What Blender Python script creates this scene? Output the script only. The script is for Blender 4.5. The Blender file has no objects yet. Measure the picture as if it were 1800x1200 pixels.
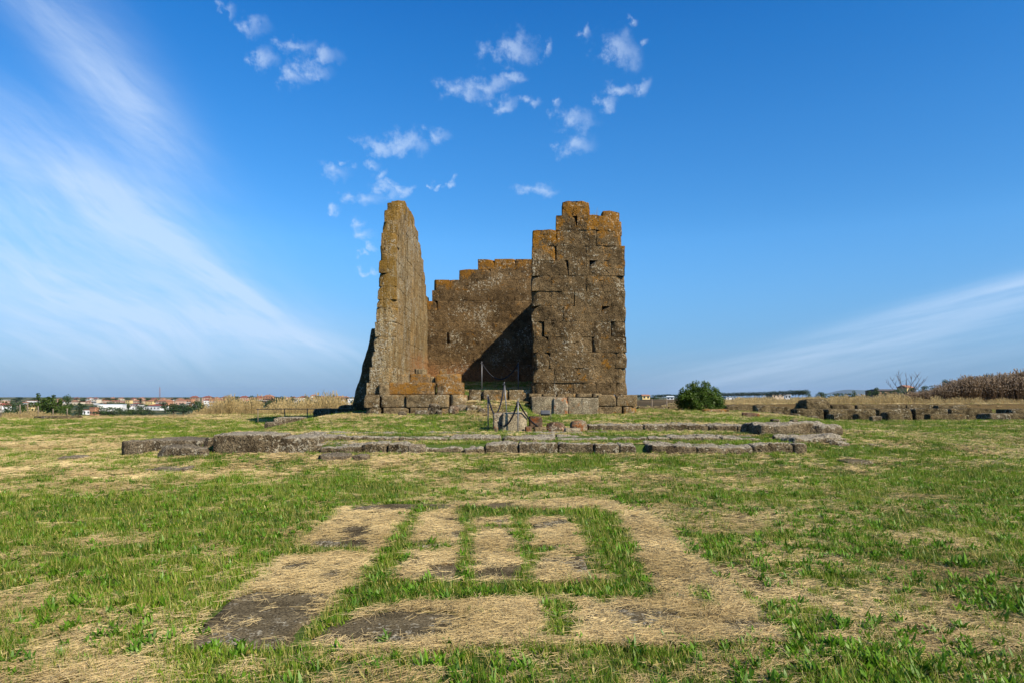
import bpy, math, random
import numpy as np
from mathutils import Vector, Matrix
R = math.radians
sc = bpy.context.scene
COL = sc.collection
# ---------------------------------------------------------------- camera, sky, sun
# Photograph geometry: level camera 1.6 m above the turf, 24 mm lens raised by shift, horizon on row 697 of 1200
FOC, CX, HZ, CH = 1200.0, 900.0, 697.0, 1.6
cam = bpy.data.cameras.new('camera'); camo = bpy.data.objects.new('camera', cam); COL.objects.link(camo)
camo.location = (0, 0, CH); camo.rotation_euler = (R(90), 0, 0)
cam.lens = 24; cam.sensor_width = 36; cam.shift_y = (HZ-600)/1800; cam.clip_start = .1; cam.clip_end = 60000
sc.camera = camo
sc.view_settings.view_transform = 'Standard'; sc.view_settings.look = 'None'
sc.view_settings.exposure = .7; sc.view_settings.gamma = 1
SUNDIR = Vector((1, -.9, 1)).normalized()
sun = bpy.data.lights.new('sun', 'SUN'); suno = bpy.data.objects.new('sun', sun); COL.objects.link(suno)
sun.energy = 5.0; sun.angle = R(.53); sun.color = (1, .88, .70)
suno.rotation_euler = SUNDIR.to_track_quat('Z', 'Y').to_euler(); suno.location = (20, -20, 30)
W = bpy.data.worlds.new('World'); sc.world = W; W.use_nodes = True

class NT:
    """small helper that adds nodes to a tree"""
    def __init__(s, tree): s.t = tree; s.n = tree.nodes; s.l = tree.links
    def new(s, typ, ins=None, **kw):
        n = s.n.new(typ)
        for k, v in kw.items(): setattr(n, k, v)
        for k, v in (ins or {}).items():
            sk = n.inputs[k]
            if isinstance(v, bpy.types.NodeSocket): s.l.new(v, sk)
            else: sk.default_value = v
        return n
    def math(s, op, a, b=0.0, c=0.0, clamp=False):
        n = s.new('ShaderNodeMath', {0: a, 1: b, 2: c}, operation=op); n.use_clamp = clamp; return n.outputs[0]
    def vm(s, op, a, b=(0, 0, 0), c=(0, 0, 0)):
        n = s.new('ShaderNodeVectorMath', operation=op)
        for i, v in enumerate((a, b, c)):
            if isinstance(v, bpy.types.NodeSocket): s.l.new(v, n.inputs[i])
            else: n.inputs[i].default_value = v
        return n.outputs['Value'] if op in ('LENGTH', 'DOT_PRODUCT') else n.outputs[0]
    def noise(s, vec, scale, detail=3, rough=.55, dist=0, col=False):
        n = s.new('ShaderNodeTexNoise', {'Vector': vec, 'Scale': scale, 'Detail': detail, 'Roughness': rough, 'Distortion': dist})
        return n.outputs['Color' if col else 'Fac']
    def ss(s, v, a, b, o0=0.0, o1=1.0):
        n = s.new('ShaderNodeMapRange', {0: v, 1: a, 2: b, 3: o0, 4: o1}, interpolation_type='SMOOTHSTEP'); return n.outputs[0]
    def mix(s, f, a, b, bt='MIX'):
        n = s.new('ShaderNodeMix', data_type='RGBA', blend_type=bt, clamp_factor=True)
        for k, v in ((0, f), (6, a), (7, b)):
            if isinstance(v, bpy.types.NodeSocket): s.l.new(v, n.inputs[k])
            else: n.inputs[k].default_value = v if not isinstance(v, tuple) or len(v) == 4 else (*v, 1)
        return n.outputs[2]

def sky():
    t = NT(W.node_tree); t.n.clear()
    st = t.new('ShaderNodeTexSky', sky_type='NISHITA', sun_disc=False)
    st.sun_elevation = math.asin(SUNDIR.z); st.sun_rotation = math.atan2(SUNDIR.x, SUNDIR.y)
    st.altitude = 50; st.air_density = 1.0; st.dust_density = .6; st.ozone_density = 3.0
    hs = t.new('ShaderNodeHueSaturation', {'Saturation': 1.22, 'Value': SKYV, 'Hue': .488, 'Color': st.outputs[0]})
    d = t.new('ShaderNodeTexCoord').outputs['Generated']
    sp = t.new('ShaderNodeSeparateXYZ', {0: d})
    az = t.math('ARCTAN2', sp.outputs[0], sp.outputs[1]); el = t.math('ARCSINE', sp.outputs[2])
    P = t.new('ShaderNodeCombineXYZ', {0: az, 1: el, 2: 0.0}).outputs[0]
    def ae(px, py):          # direction (azimuth, elevation) in which the photograph shows a cloud
        x, z = (px-CX)/FOC, (HZ-py)/FOC; n = math.sqrt(x*x+1+z*z); return math.atan2(x, 1), math.asin(z/n)
    # small broken puffs
    nz = t.noise(P, 26, 4, .6, 0, True)
    w = t.vm('MULTIPLY_ADD', t.vm('SUBTRACT', nz, (.5, .5, .5)), (.075, .05, 0), P)
    puffs = [(400,20,15,13),(440,45,24,14),(525,80,30,14),(565,97,26,12),(548,124,34,16),(515,142,24,14),(466,108,18,20),
      (905,88,40,24),(960,82,10,20),(1085,88,30,26),(1132,70,12,8),(815,158,34,14),(850,147,40,12),(895,137,26,8),(885,182,24,10),(935,184,16,8),
      (972,187,8,7),(1010,212,30,18),(1010,256,30,16),(1065,180,20,9),(1095,158,22,10),(1130,150,14,14),
      (665,262,30,12),(705,252,40,15),(765,238,26,12),(645,295,18,11),(590,304,25,12),(603,282,8,6),(640,352,26,16),(672,335,22,12),
      (672,310,12,7),(700,330,18,8),(597,372,10,8),(640,395,16,9),(645,413,18,8),(650,432,12,6),(635,447,9,6),(755,325,7,5),(770,325,6,4),
      (793,320,7,7),(945,336,28,10),(650,480,14,5),(1030,60,14,7),(1110,40,10,6)]
    dm = None
    for (px, py, rx, ry) in puffs:
        a, e = ae(px, py); rx = rx*1.5/FOC*math.cos(a)**2; ry = ry*1.5/FOC*math.cos(a)*math.cos(e)
        L = t.vm('LENGTH', t.vm('MULTIPLY_ADD', w, (1/rx, 1/ry, 0), (-a/rx, -e/ry, 0)))
        dm = L if dm is None else t.math('MINIMUM', dm, L)
    n2 = t.noise(P, 52, 6, .62)
    n3 = t.noise(P, 9, 2, .5)
    dens = t.math('ADD', t.math('SUBTRACT', 1.0, dm), t.math('MULTIPLY', t.math('SUBTRACT', n2, .5), 2.2))
    dens = t.math('ADD', dens, t.math('MULTIPLY', t.math('SUBTRACT', n3, .55), 1.2))
    puff = t.math('MULTIPLY', t.ss(dens, -.1, 1.5), .60)
    puff = t.math('MULTIPLY', puff, t.ss(dm, 1.35, .7))
    # high streaked veil on the left, faint bands low on the right
    cir = [(110,60,200,38,38,.55),(225,200,150,60,58,.6),(40,330,200,80,15,.62),(250,390,250,40,36,.62),(390,492,100,16,33,.65),
      (60,480,300,120,12,.72),(330,560,330,44,9,.66),(90,610,340,60,0,.45),(540,598,150,14,12,.3),
      (1650,560,330,26,-14,.5),(1810,500,240,20,-13,.55),(1560,625,380,30,-9,.35),(1300,650,380,36,0,.15)]
    tot = None
    for (px, py, rx, ry, an, s) in cir:
        a, e = ae(px, py); c, q = math.cos(R(an)), math.sin(R(an))
        rx /= FOC; ry /= FOC
        dd = t.vm('SUBTRACT', P, (a, e, 0))
        u = t.vm('DOT_PRODUCT', dd, (c/rx, -q/rx, 0)); v = t.vm('DOT_PRODUCT', dd, (q/ry, c/ry, 0))
        g = t.math('MULTIPLY', t.math('POWER', 2.718, t.math('MULTIPLY', t.math('MULTIPLY_ADD', u, u, t.math('MULTIPLY', v, v)), -1.0)), s)
        tot = g if tot is None else t.math('ADD', tot, g)
    a0 = R(33)
    def streak(an, su, sv, det):
        c, q = math.cos(R(an)), math.sin(R(an))
        pp = t.new('ShaderNodeCombineXYZ', {0: t.vm('DOT_PRODUCT', w2, (c*su, -q*su, 0)), 1: t.vm('DOT_PRODUCT', w2, (q*sv, c*sv, 0)), 2: an*.1}).outputs[0]
        return t.noise(pp, 1.0, det, .62)
    w2 = t.vm('MULTIPLY_ADD', t.vm('SUBTRACT', t.noise(P, 3, 2, .5, 0, True), (.5, .5, .5)), (.16, .12, 0), P)
    s1 = streak(34, 5, 26, 6); s2 = streak(8, 6, 50, 5)
    w2k = w2; w2 = P; s3 = streak(-11, 4, 60, 5); w2 = w2k; s4 = streak(30, 16, 95, 4)
    stv = t.math('ADD', t.math('MULTIPLY', s1, .55), t.math('ADD', t.math('MULTIPLY', s2, .25), t.math('MULTIPLY', s4, .20)))
    stv = t.mix(t.ss(az, -.05, .1), stv, s3)
    ci = t.math('MULTIPLY', tot, t.ss(stv, .30, .68, .36, 1.0))
    ci = t.math('MULTIPLY', t.math('MINIMUM', ci, 1.0), .66)
    front = t.ss(sp.outputs[1], .05, .2)
    allc = t.math('SUBTRACT', 1.0, t.math('MULTIPLY', t.math('SUBTRACT', 1.0, puff), t.math('SUBTRACT', 1.0, ci)))
    allc = t.math('MULTIPLY', allc, front)
    cc = (.43/SKYB, .52/SKYB, .655/SKYB)
    # thin bluish haze of the low sky (it is a colour of the air itself)
    hz = t.math('MULTIPLY', t.ss(el, .26, -.02), .55)
    lowc = t.mix(hz, hs.outputs[0], (.29/SKYB, .46/SKYB, .71/SKYB))
    rp = t.new('ShaderNodeValToRGB', {0: t.math('DIVIDE', el, 1.0)})
    E = rp.color_ramp.elements; K = 1.62*2.5
    stops = [(0.0, (.60, .84, 1.10)), (.03, (.64, .87, 1.11)), (.12, (.80, 1.15, 1.5)), (.218, (.97, 1.46, 1.95)), (.36, (.72, 1.42, 2.05)), (.47, (.47, 1.33, 2.08)), (.56, (.30, 1.18, 2.05)), (1.0, (.4, 1.1, 1.7))]
    E[0].position = 0; E[1].position = 1
    for p_, c_ in stops[1:-1]: E.new(p_)
    for e_, (p_, c_) in zip(E, stops): e_.position = p_; e_.color = (*[v/K for v in c_], 1)
    rgb = t.vm('SCALE', t.vm('MULTIPLY', lowc, rp.outputs[0])); rgb.node.inputs['Scale'].default_value = 2.5
    colr = t.mix(allc, rgb, cc)
    bg = t.new('ShaderNodeBackground', {'Color': colr, 'Strength': SKYB})
    o = t.new('ShaderNodeOutputWorld'); t.l.new(bg.outputs[0], o.inputs[0])
SKYB = .09; SKYV = 1.0
sky()

# ---------------------------------------------------------------- numpy noise
def _h(ix, iy, iz, seed):
    with np.errstate(over='ignore'):
        h = (ix.astype(np.int64)*374761393 + iy.astype(np.int64)*668265263 + iz.astype(np.int64)*2147483647 + seed*974634777) & 0xffffffff
        h = ((h ^ (h >> 13))*1274126177) & 0xffffffff
        h = ((h ^ (h >> 16))*2246822519) & 0xffffffff
        h = h ^ (h >> 15)
    return (h & 0xffff)/32767.5 - 1
def vnoise(x, y, z, seed=0):
    x, y, z = np.broadcast_arrays(np.asarray(x, float), y, z)
    x0, y0, z0 = np.floor(x), np.floor(y), np.floor(z)
    f, g, h = x-x0, y-y0, z-z0
    f, g, h = f*f*(3-2*f), g*g*(3-2*g), h*h*(3-2*h)
    r = 0
    for i in (0, 1):
        for j in (0, 1):
            for k in (0, 1):
                r = r + _h(x0+i, y0+j, z0+k, seed)*(f if i else 1-f)*(g if j else 1-g)*(h if k else 1-h)
    return r
def fbm(x, y, z=0., oct=4, seed=0, gain=.5):
    a, t, s = 1., 0., 0.
    for o in range(oct):
        t = t + a*vnoise(np.asarray(x)*2**o, np.asarray(y)*2**o, np.asarray(z)*2**o, seed+o*17); s += a; a *= gain
    return t/s
def sst(a, b, t):
    t = np.clip((np.asarray(t, float)-a)/(b-a), 0, 1); return t*t*(3-2*t)

# ---------------------------------------------------------------- object helpers
def tag(o, label=None, cat=None, group=None, kind=None):
    if label: o['label'] = label
    if cat: o['category'] = cat
    if group: o['group'] = group
    if kind: o['kind'] = kind
    return o
def empty(name, loc=(0, 0, 0), rz=0):
    o = bpy.data.objects.new(name, None); COL.objects.link(o); o.location = loc; o.rotation_euler = (0, 0, rz)
    o.empty_display_size = .1
    return o
def mkmesh(name, V, F, mats, fm=None, smooth=True, attrs=None):
    """V (n,3); F list of arrays of equal-length faces; attrs {name: float per vertex}"""
    me = bpy.data.meshes.new(name)
    V = np.asarray(V, np.float32)
    Fs = [np.asarray(f, np.int32) for f in (F if isinstance(F, list) else [F]) if len(f)]
    me.vertices.add(len(V)); me.vertices.foreach_set('co', V.ravel())
    idx = np.concatenate([f.ravel() for f in Fs]) if Fs else np.zeros(0, np.int32)
    tot = np.concatenate([np.full(len(f), f.shape[1], np.int32) for f in Fs]) if Fs else np.zeros(0, np.int32)
    me.loops.add(len(idx)); me.loops.foreach_set('vertex_index', idx)
    me.polygons.add(len(tot)); me.polygons.foreach_set('loop_start', np.concatenate([[0], np.cumsum(tot)[:-1]]).astype(np.int32) if len(tot) else [])
    for m in (mats if isinstance(mats, (list, tuple)) else [mats]): me.materials.append(m)
    if fm is not None: me.polygons.foreach_set('material_index', np.asarray(fm, np.int32))
    if len(tot): me.polygons.foreach_set('use_smooth', np.full(len(tot), smooth))
    for k, v in (attrs or {}).items():
        a = me.attributes.new(k, 'FLOAT', 'POINT'); a.data.foreach_set('value', np.asarray(v, np.float32))
    me.update(calc_edges=True); me.validate()
    return me
def link(name, me, parent=None, loc=(0, 0, 0)):
    o = bpy.data.objects.new(name, me); COL.objects.link(o); o.location = loc
    if parent: o.parent = parent
    return o
class MB:
    def __init__(s): s.V = []; s.Q = []; s.T = []; s.n = 0; s.A = []
    def add(s, V, Q=None, T=None, a=0.):
        V = np.asarray(V, float); s.V.append(V)
        if Q is not None and len(Q): s.Q.append(np.asarray(Q, int)+s.n)
        if T is not None and len(T): s.T.append(np.asarray(T, int)+s.n)
        s.A.append(np.broadcast_to(np.asarray(a, float), (len(V),))); s.n += len(V)
    def box(s, x0, x1, y0, y1, z0, z1):
        v = [(x, y, z) for x in (x0, x1) for y in (y0, y1) for z in (z0, z1)]
        s.add(v, [(0,1,3,2),(4,6,7,5),(0,4,5,1),(2,3,7,6),(0,2,6,4),(1,5,7,3)])
    def tube(s, pts, rad, n=8):
        pts = [Vector(p) for p in pts]; V = []
        for i, p in enumerate(pts):
            t = (pts[min(i+1, len(pts)-1)]-pts[max(i-1, 0)]).normalized()
            a = t.orthogonal().normalized(); b = t.cross(a)
            r = rad[i] if isinstance(rad, (list, tuple)) else rad
            if i: # keep the ring from twisting
                a = (pa-t*pa.dot(t)).normalized(); b = t.cross(a)
            pa = a
            V += [tuple(p+(a*math.cos(6.28318*k/n)+b*math.sin(6.28318*k/n))*r) for k in range(n)]
        Q = [(i*n+k, i*n+(k+1) % n, (i+1)*n+(k+1) % n, (i+1)*n+k) for i in range(len(pts)-1) for k in range(n)]
        m = len(V); V += [tuple(pts[0]), tuple(pts[-1])]
        T = [(m, (k+1) % n, k) for k in range(n)] + [(m+1, (len(pts)-1)*n+k, (len(pts)-1)*n+(k+1) % n) for k in range(n)]
        s.add(V, Q, T)
    def build(s, name, mats, parent=None, loc=(0, 0, 0), smooth=True, attr=None):
        V = np.concatenate(s.V); F = []
        if s.Q: F.append(np.concatenate(s.Q))
        if s.T: F.append(np.concatenate(s.T))
        V = V-np.asarray(loc) if not parent else V
        me = mkmesh(name, V, F, mats, smooth=smooth, attrs={attr: np.concatenate(s.A)} if attr else None)
        return link(name, me, parent, loc)
_tpl = {}
def boxgrid(nx, ny, nz):
    """surface lattice of a box: index triples and quads"""
    k = (nx, ny, nz)
    if k in _tpl: return _tpl[k]
    ids = {}; Q = []
    def vid(a): 
        if a not in ids: ids[a] = len(ids)
        return ids[a]
    dims = (nx, ny, nz)
    for ax in range(3):
        u, v = (ax+1) % 3, (ax+2) % 3
        for side in (0, 1):
            for i in range(dims[u]):
                for j in range(dims[v]):
                    q = []
                    for di, dj in ((0,0),(1,0),(1,1),(0,1)):
                        a = [0, 0, 0]; a[ax] = side*dims[ax]; a[u] = i+di; a[v] = j+dj; q.append(vid(tuple(a)))
                    Q.append(q if side else q[::-1])
    _tpl[k] = (np.array(list(ids.keys())), np.array(Q)); return _tpl[k]
def axis_pts(h, r, res):
    n = max(1, int(round(2*(h-r)/res)))
    mid = np.linspace(-(h-r), h-r, n+1)
    return np.concatenate([[-h, -h+r*.38], mid, [h-r*.38, h]])
def stone(hx, hy, hz, res=.06, r=.05, amp=.02, freq=2.5, seed=0, chips=0, org=(0, 0, 0), chip=.3, av=(1, 1, 1), ls=None):
    """rounded, noisy, chipped block centred on the origin; org = world centre, for continuous noise"""
    r = min(r, hx*.6, hy*.6, hz*.6)
    ax = [axis_pts(h, r, res) for h in (hx, hy, hz)]
    I, Q = boxgrid(*[len(a)-1 for a in ax])
    p = np.stack([ax[k][I[:, k]] for k in range(3)], 1); h = np.array([hx, hy, hz])
    inner = np.clip(p, -(h-r), h-r); d = p-inner; L = np.linalg.norm(d, axis=1, keepdims=True)
    p = inner + d/np.maximum(L, 1e-9)*r
    nrm = d/np.maximum(L, 1e-9)
    w = p+np.asarray(org)
    rng = random.Random(seed)
    for c in range(chips):
        n = np.array([rng.choice((-1, 1))*rng.uniform(.3, 1), rng.choice((-1, 1))*rng.uniform(.3, 1), rng.uniform(-.2, 1)])
        n /= np.linalg.norm(n)
        lim = np.abs(n*h).sum()*rng.uniform(1-chip, 1-chip*.25)
        ex = np.maximum(p@n-lim, 0)[:, None]; p = p-ex*n*.92
    n1 = fbm(w[:, 0]*freq, w[:, 1]*freq, w[:, 2]*freq, 4, seed=5, gain=.6)
    p = p + nrm*(n1*amp)[:, None]*np.asarray(av)
    lo = np.stack([vnoise(w[:, 0]*.9, w[:, 1]*.9, w[:, 2]*.9, 40+k+(seed % 7 if ls is None else ls)) for k in range(3)], 1)*amp*.9*np.asarray(av)
    return p+lo, Q
# ---------------------------------------------------------------- materials
def material(name):
    m = bpy.data.materials.new(name); m.use_nodes = True; t = NT(m.node_tree); t.n.clear(); return m, t
def finish(t, col, rough=.9, bump=None, bstr=.5, bdist=.02, spec=.25, alpha=None):
    if isinstance(col, bpy.types.NodeSocket): col = t.vm('MULTIPLY', col, (.80, .80, .80))
    b = t.new('ShaderNodeBsdfPrincipled', {'Roughness': rough, 'Specular IOR Level': spec})
    for k, v in (('Base Color', col),):
        if isinstance(v, bpy.types.NodeSocket): t.l.new(v, b.inputs[k])
        else: b.inputs[k].default_value = (*v, 1)
    if bump is not None:
        n = t.new('ShaderNodeBump', {'Height': bump, 'Strength': bstr, 'Distance': bdist}); t.l.new(n.outputs[0], b.inputs['Normal'])
    o = t.new('ShaderNodeOutputMaterial'); t.l.new(b.outputs[0], o.inputs[0]); return b
def tuff(name, dark, mid, orange=.3, white=.4, streak=0., red=0., fine=1., bd=.03, ocol=(.46, .20, .015), pale=None, toppale=0.):
    m, t = material(name)
    g = t.new('ShaderNodeNewGeometry'); P = g.outputs['Position']
    if streak: P2 = t.vm('MULTIPLY', P, (1, .7, .12))
    else: P2 = P
    big = t.noise(P2, .55, 4, .6); med = t.noise(P2, 3.2, 5, .65); fin = t.noise(P, 22*fine, 4, .7); spk = t.noise(P, 9*fine, 3, .75)
    c = t.mix(t.ss(med, .40, .60), dark, mid)
    c = t.mix(t.math('MULTIPLY', t.ss(big, .42, .64), .55), c, tuple(x*1.45 for x in mid))
    c = t.mix(t.ss(t.noise(P2, 1.3, 4, .6), .55, .72), c, tuple(x*.5 for x in dark))
    tn = t.new('ShaderNodeAttribute', attribute_name='tone').outputs['Fac']
    hs = t.new('ShaderNodeHueSaturation', {'Value': t.math('ADD', 1.0, tn), 'Color': c}); c = hs.outputs[0]
    if pale: c = t.mix(t.math('MULTIPLY', t.ss(t.noise(P2, 4, 6, .75), .47, .60), .8), c, pale)
    if red:
        ra = t.new('ShaderNodeAttribute', attribute_name='red').outputs['Fac']
        c = t.mix(t.math('MULTIPLY', ra, t.ss(med, .2, .7, .55, 1.)), c, (.36, .175, .075))
    la = t.new('ShaderNodeAttribute', attribute_name='lich').outputs['Fac']; pa = t.new('ShaderNodeAttribute', attribute_name='whit').outputs['Fac']
    om = t.math('ADD', t.math('MULTIPLY', la, .24), t.math('MULTIPLY', t.math('SUBTRACT', t.noise(P, 1.9, 6, .74), .5), 1.15))
    om = t.math('ADD', om, t.math('MULTIPLY', t.math('SUBTRACT', spk, .5), .6))
    c = t.mix(t.math('MULTIPLY', t.ss(om, .17-.2*orange, .30-.2*orange), .85), c, t.mix(t.ss(fin, .35, .65), ocol, tuple(x*.45 for x in ocol)))
    if white:
        wm = t.math('ADD', t.math('MULTIPLY', t.math('SUBTRACT', spk, .5), 1.7), t.math('MULTIPLY', t.math('SUBTRACT', t.noise(P, .9, 3, .6), .5), 1.1))
        wm = t.math('MULTIPLY_ADD', pa, .30, wm)
        wf = t.math('MULTIPLY', t.ss(wm, .26-.2*white, .34-.2*white), t.ss(fin, .38, .58, .25, .95))
        c = t.mix(wf, c, (.43, .39, .29))
    if toppale:
        up = t.new('ShaderNodeSeparateXYZ', {0: g.outputs['Normal']}).outputs[2]
        c = t.mix(t.math('MULTIPLY', t.ss(up, .45, .9), t.ss(spk, .35, .6, toppale*.5, toppale)), c, (.46, .41, .31))  # paler colour on upward faces, broken up by the speckle noise
    c = t.mix(t.math('MULTIPLY', t.ss(fin, .56, .38), .75), c, tuple(x*.35 for x in dark))
    c = t.mix(t.math('MULTIPLY', t.ss(t.noise(P, 34*fine, 2, .6), .54, .66), .35), c, tuple(min(1, x*2.3) for x in mid))
    vor = t.new('ShaderNodeTexVoronoi', {'Vector': P, 'Scale': 13.*fine, 'Randomness': 1.}).outputs['Distance']
    h = t.math('ADD', t.math('MULTIPLY', med, 1.2), t.math('ADD', t.math('MULTIPLY', fin, .55), t.math('MULTIPLY', t.ss(vor, .0, .35), .35)))
    h = t.math('ADD', h, t.math('MULTIPLY', spk, .5))
    pit = t.ss(t.new('ShaderNodeTexVoronoi', {'Vector': t.vm('ADD', P, t.vm('SCALE', t.noise(P, 3, 2, .5, 0, True))), 'Scale': 2.6*fine}).outputs['Distance'], .20, .08)
    pit = t.math('MULTIPLY', pit, t.ss(t.noise(P, 1.2*fine, 2), .5, .6))
    c = t.mix(t.math('MULTIPLY', pit, .75), c, tuple(x*.3 for x in dark)); h = t.math('SUBTRACT', h, t.math('MULTIPLY', pit, .8))
    finish(t, c, .97, h, 1., bd, .03)
    return m
M = {}
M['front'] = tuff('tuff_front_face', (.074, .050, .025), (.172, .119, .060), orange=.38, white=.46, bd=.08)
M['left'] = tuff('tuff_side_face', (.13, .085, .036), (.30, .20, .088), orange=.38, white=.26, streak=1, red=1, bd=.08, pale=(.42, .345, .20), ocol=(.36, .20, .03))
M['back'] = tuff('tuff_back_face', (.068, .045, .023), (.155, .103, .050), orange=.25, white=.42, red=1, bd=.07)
M['base'] = tuff('tuff_podium', (.105, .074, .038), (.25, .185, .10), orange=.5, white=.40, bd=.04)
M['orange'] = tuff('tuff_orange_lichen', (.09, .06, .03), (.22, .15, .08), orange=1.1, white=.35, bd=.04)
M['pale'] = tuff('travertine_pale', (.17, .135, .085), (.31, .26, .17), orange=.38, white=.3, bd=.025, ocol=(.5, .17, .015))
M['step'] = tuff('weathered_step_stone', (.075, .055, .032), (.19, .148, .09), orange=.2, white=.62, bd=.08, toppale=1.)
M['grey'] = tuff('grey_rubble_stone', (.066, .05, .031), (.175, .138, .088), orange=.22, white=.5, bd=.07, toppale=.3)
M['rust'] = tuff('rust_stained_stone', (.075, .052, .035), (.16, .11, .07), orange=.75, white=.35, bd=.03, ocol=(.34, .10, .02))
M['slab'] = tuff('ground_slab_stone', (.066, .051, .027), (.150, .120, .070), orange=.2, white=.70, fine=2.2, bd=.012)
M['far'] = tuff('far_ruin_stone', (.055, .041, .021), (.165, .127, .068), orange=.12, white=.4, fine=.7, bd=.08)
def plain(name, c, rough=.6, metal=0, var=.15, sc_=8):
    m, t = material(name); P = t.new('ShaderNodeNewGeometry').outputs['Position']
    col = t.mix(t.noise(P, sc_, 3), tuple(x*(1-var) for x in c), tuple(min(1, x*(1+var)) for x in c))
    b = finish(t, col, rough); b.inputs['Metallic'].default_value = metal; return m
M['steel'] = plain('galvanised_steel', (.22, .22, .23), .5, .5)
M['rope'] = plain('dark_rope', (.012, .013, .018), .7)
M['lampbody'] = plain('grey_lamp_body', (.07, .075, .085), .6)
M['wood'] = plain('weathered_wood', (.22, .175, .13), .9, 0, .4, 30)
M['deadwood'] = plain('dead_branch_bark', (.13, .11, .10), .9, 0, .3)
M['bark'] = plain('bark', (.07, .05, .035), .95, 0, .4, 12)

def leafmat(name, c1, c2, ns=.6, trans=.35, attr='tint', ac=None):
    """leaves and blades: colour varies over the ground, by tuft and by blade"""
    m, t = material(name)
    g = t.new('ShaderNodeNewGeometry'); P = g.outputs['Position']
    f = t.math('MULTIPLY', t.ss(t.noise(P, ns, 3, .6), .32, .68), .6)
    ti = t.new('ShaderNodeAttribute', attribute_name=attr, attribute_type='INSTANCER').outputs['Fac']
    bl = t.new('ShaderNodeAttribute', attribute_name='blade').outputs['Fac']
    f = t.math('ADD', f, t.math('MULTIPLY', t.math('ADD', ti, bl), .25))
    c = t.mix(f, c1, c2)
    if ac: c = t.mix(t.ss(bl, .72, .86), c, ac)
    c = t.vm('MULTIPLY', c, (.84, .84, .84))
    d = t.new('ShaderNodeBsdfDiffuse', {'Color': c}); tr = t.new('ShaderNodeBsdfTranslucent', {'Color': c})
    gl = t.new('ShaderNodeBsdfGlossy', {'Color': (.5, .5, .45, 1), 'Roughness': .45})
    mx = t.new('ShaderNodeMixShader', {0: trans, 1: d.outputs[0], 2: tr.outputs[0]})
    m2 = t.new('ShaderNodeMixShader', {0: .035, 1: mx.outputs[0], 2: gl.outputs[0]})
    o = t.new('ShaderNodeOutputMaterial'); t.l.new(m2.outputs[0], o.inputs[0]); return m
M['grass'] = leafmat('green_grass_blades', (.036, .108, .004), (.225, .360, .014), ac=(.46, .40, .10))
M['dry'] = leafmat('dry_grass_blades', (.28, .21, .05), (.62, .50, .16), ac=(.16, .26, .02))
M['straw'] = leafmat('cut_straw', (.38, .27, .11), (.84, .66, .34), trans=.15)
M['weed'] = leafmat('broad_weed_leaves', (.045, .135, .006), (.17, .34, .018), 3)
M['tall'] = leafmat('tall_dry_grass_stems', (.36, .255, .10), (.62, .475, .22), .3)
M['thist'] = leafmat('dried_thistle_stems', (.11, .068, .035), (.25, .165, .09), .3, .2)
M['thead'] = leafmat('thistle_seed_heads', (.20, .13, .075), (.50, .39, .27), 2, .2)
M['bush'] = leafmat('bush_leaves', (.038, .082, .010), (.11, .185, .022), 1.5, .3)
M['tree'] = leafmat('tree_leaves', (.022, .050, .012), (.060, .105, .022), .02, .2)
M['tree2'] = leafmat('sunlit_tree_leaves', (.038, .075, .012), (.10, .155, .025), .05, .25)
M['pine'] = leafmat('pine_needles', (.014, .032, .010), (.035, .062, .016), .02, .1)

def groundmat():
    m, t = material('turf_and_soil')
    P = t.new('ShaderNodeNewGeometry').outputs['Position']
    gr = t.new('ShaderNodeAttribute', attribute_name='green').outputs['Fac']
    fld = t.new('ShaderNodeAttribute', attribute_name='field').outputs['Fac']
    mat_ = t.new('ShaderNodeAttribute', attribute_name='mat').outputs['Fac']
    n1 = t.noise(P, 7, 5, .7); n2 = t.noise(P, 40, 4, .7); n3 = t.noise(P, 1.1, 4, .6)
    soil = t.mix(t.ss(n2, .3, .7), (.050, .034, .018), (.18, .125, .052))
    gcol = t.mix(t.ss(n2, .3, .7), (.035, .065, .012), (.12, .17, .03))
    f = t.ss(t.math('ADD', gr, t.math('MULTIPLY', t.math('SUBTRACT', n1, .5), .9)), .35, .65)
    c = t.mix(f, soil, gcol)
    c = t.mix(t.math('MULTIPLY', mat_, t.ss(n1, .3, .6, .4, 1.)), c, t.mix(t.ss(n2, .3, .7), (.24, .155, .06), (.52, .37, .16)))
    # far country: fields and woods in large patches
    n4 = t.noise(P, .010, 3, .6); n5 = t.noise(P, .05, 4, .7)
    fc = t.mix(t.ss(n4, .45, .52), (.035, .055, .018), (.17, .15, .06)); fc = t.mix(t.ss(n5, .5, .62), fc, (.03, .05, .018))
    c = t.mix(fld, c, fc)
    finish(t, c, .95, t.math('ADD', n1, t.math('MULTIPLY', n2, .4)), .8, .04, .1)
    return m
M['ground'] = groundmat()

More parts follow.
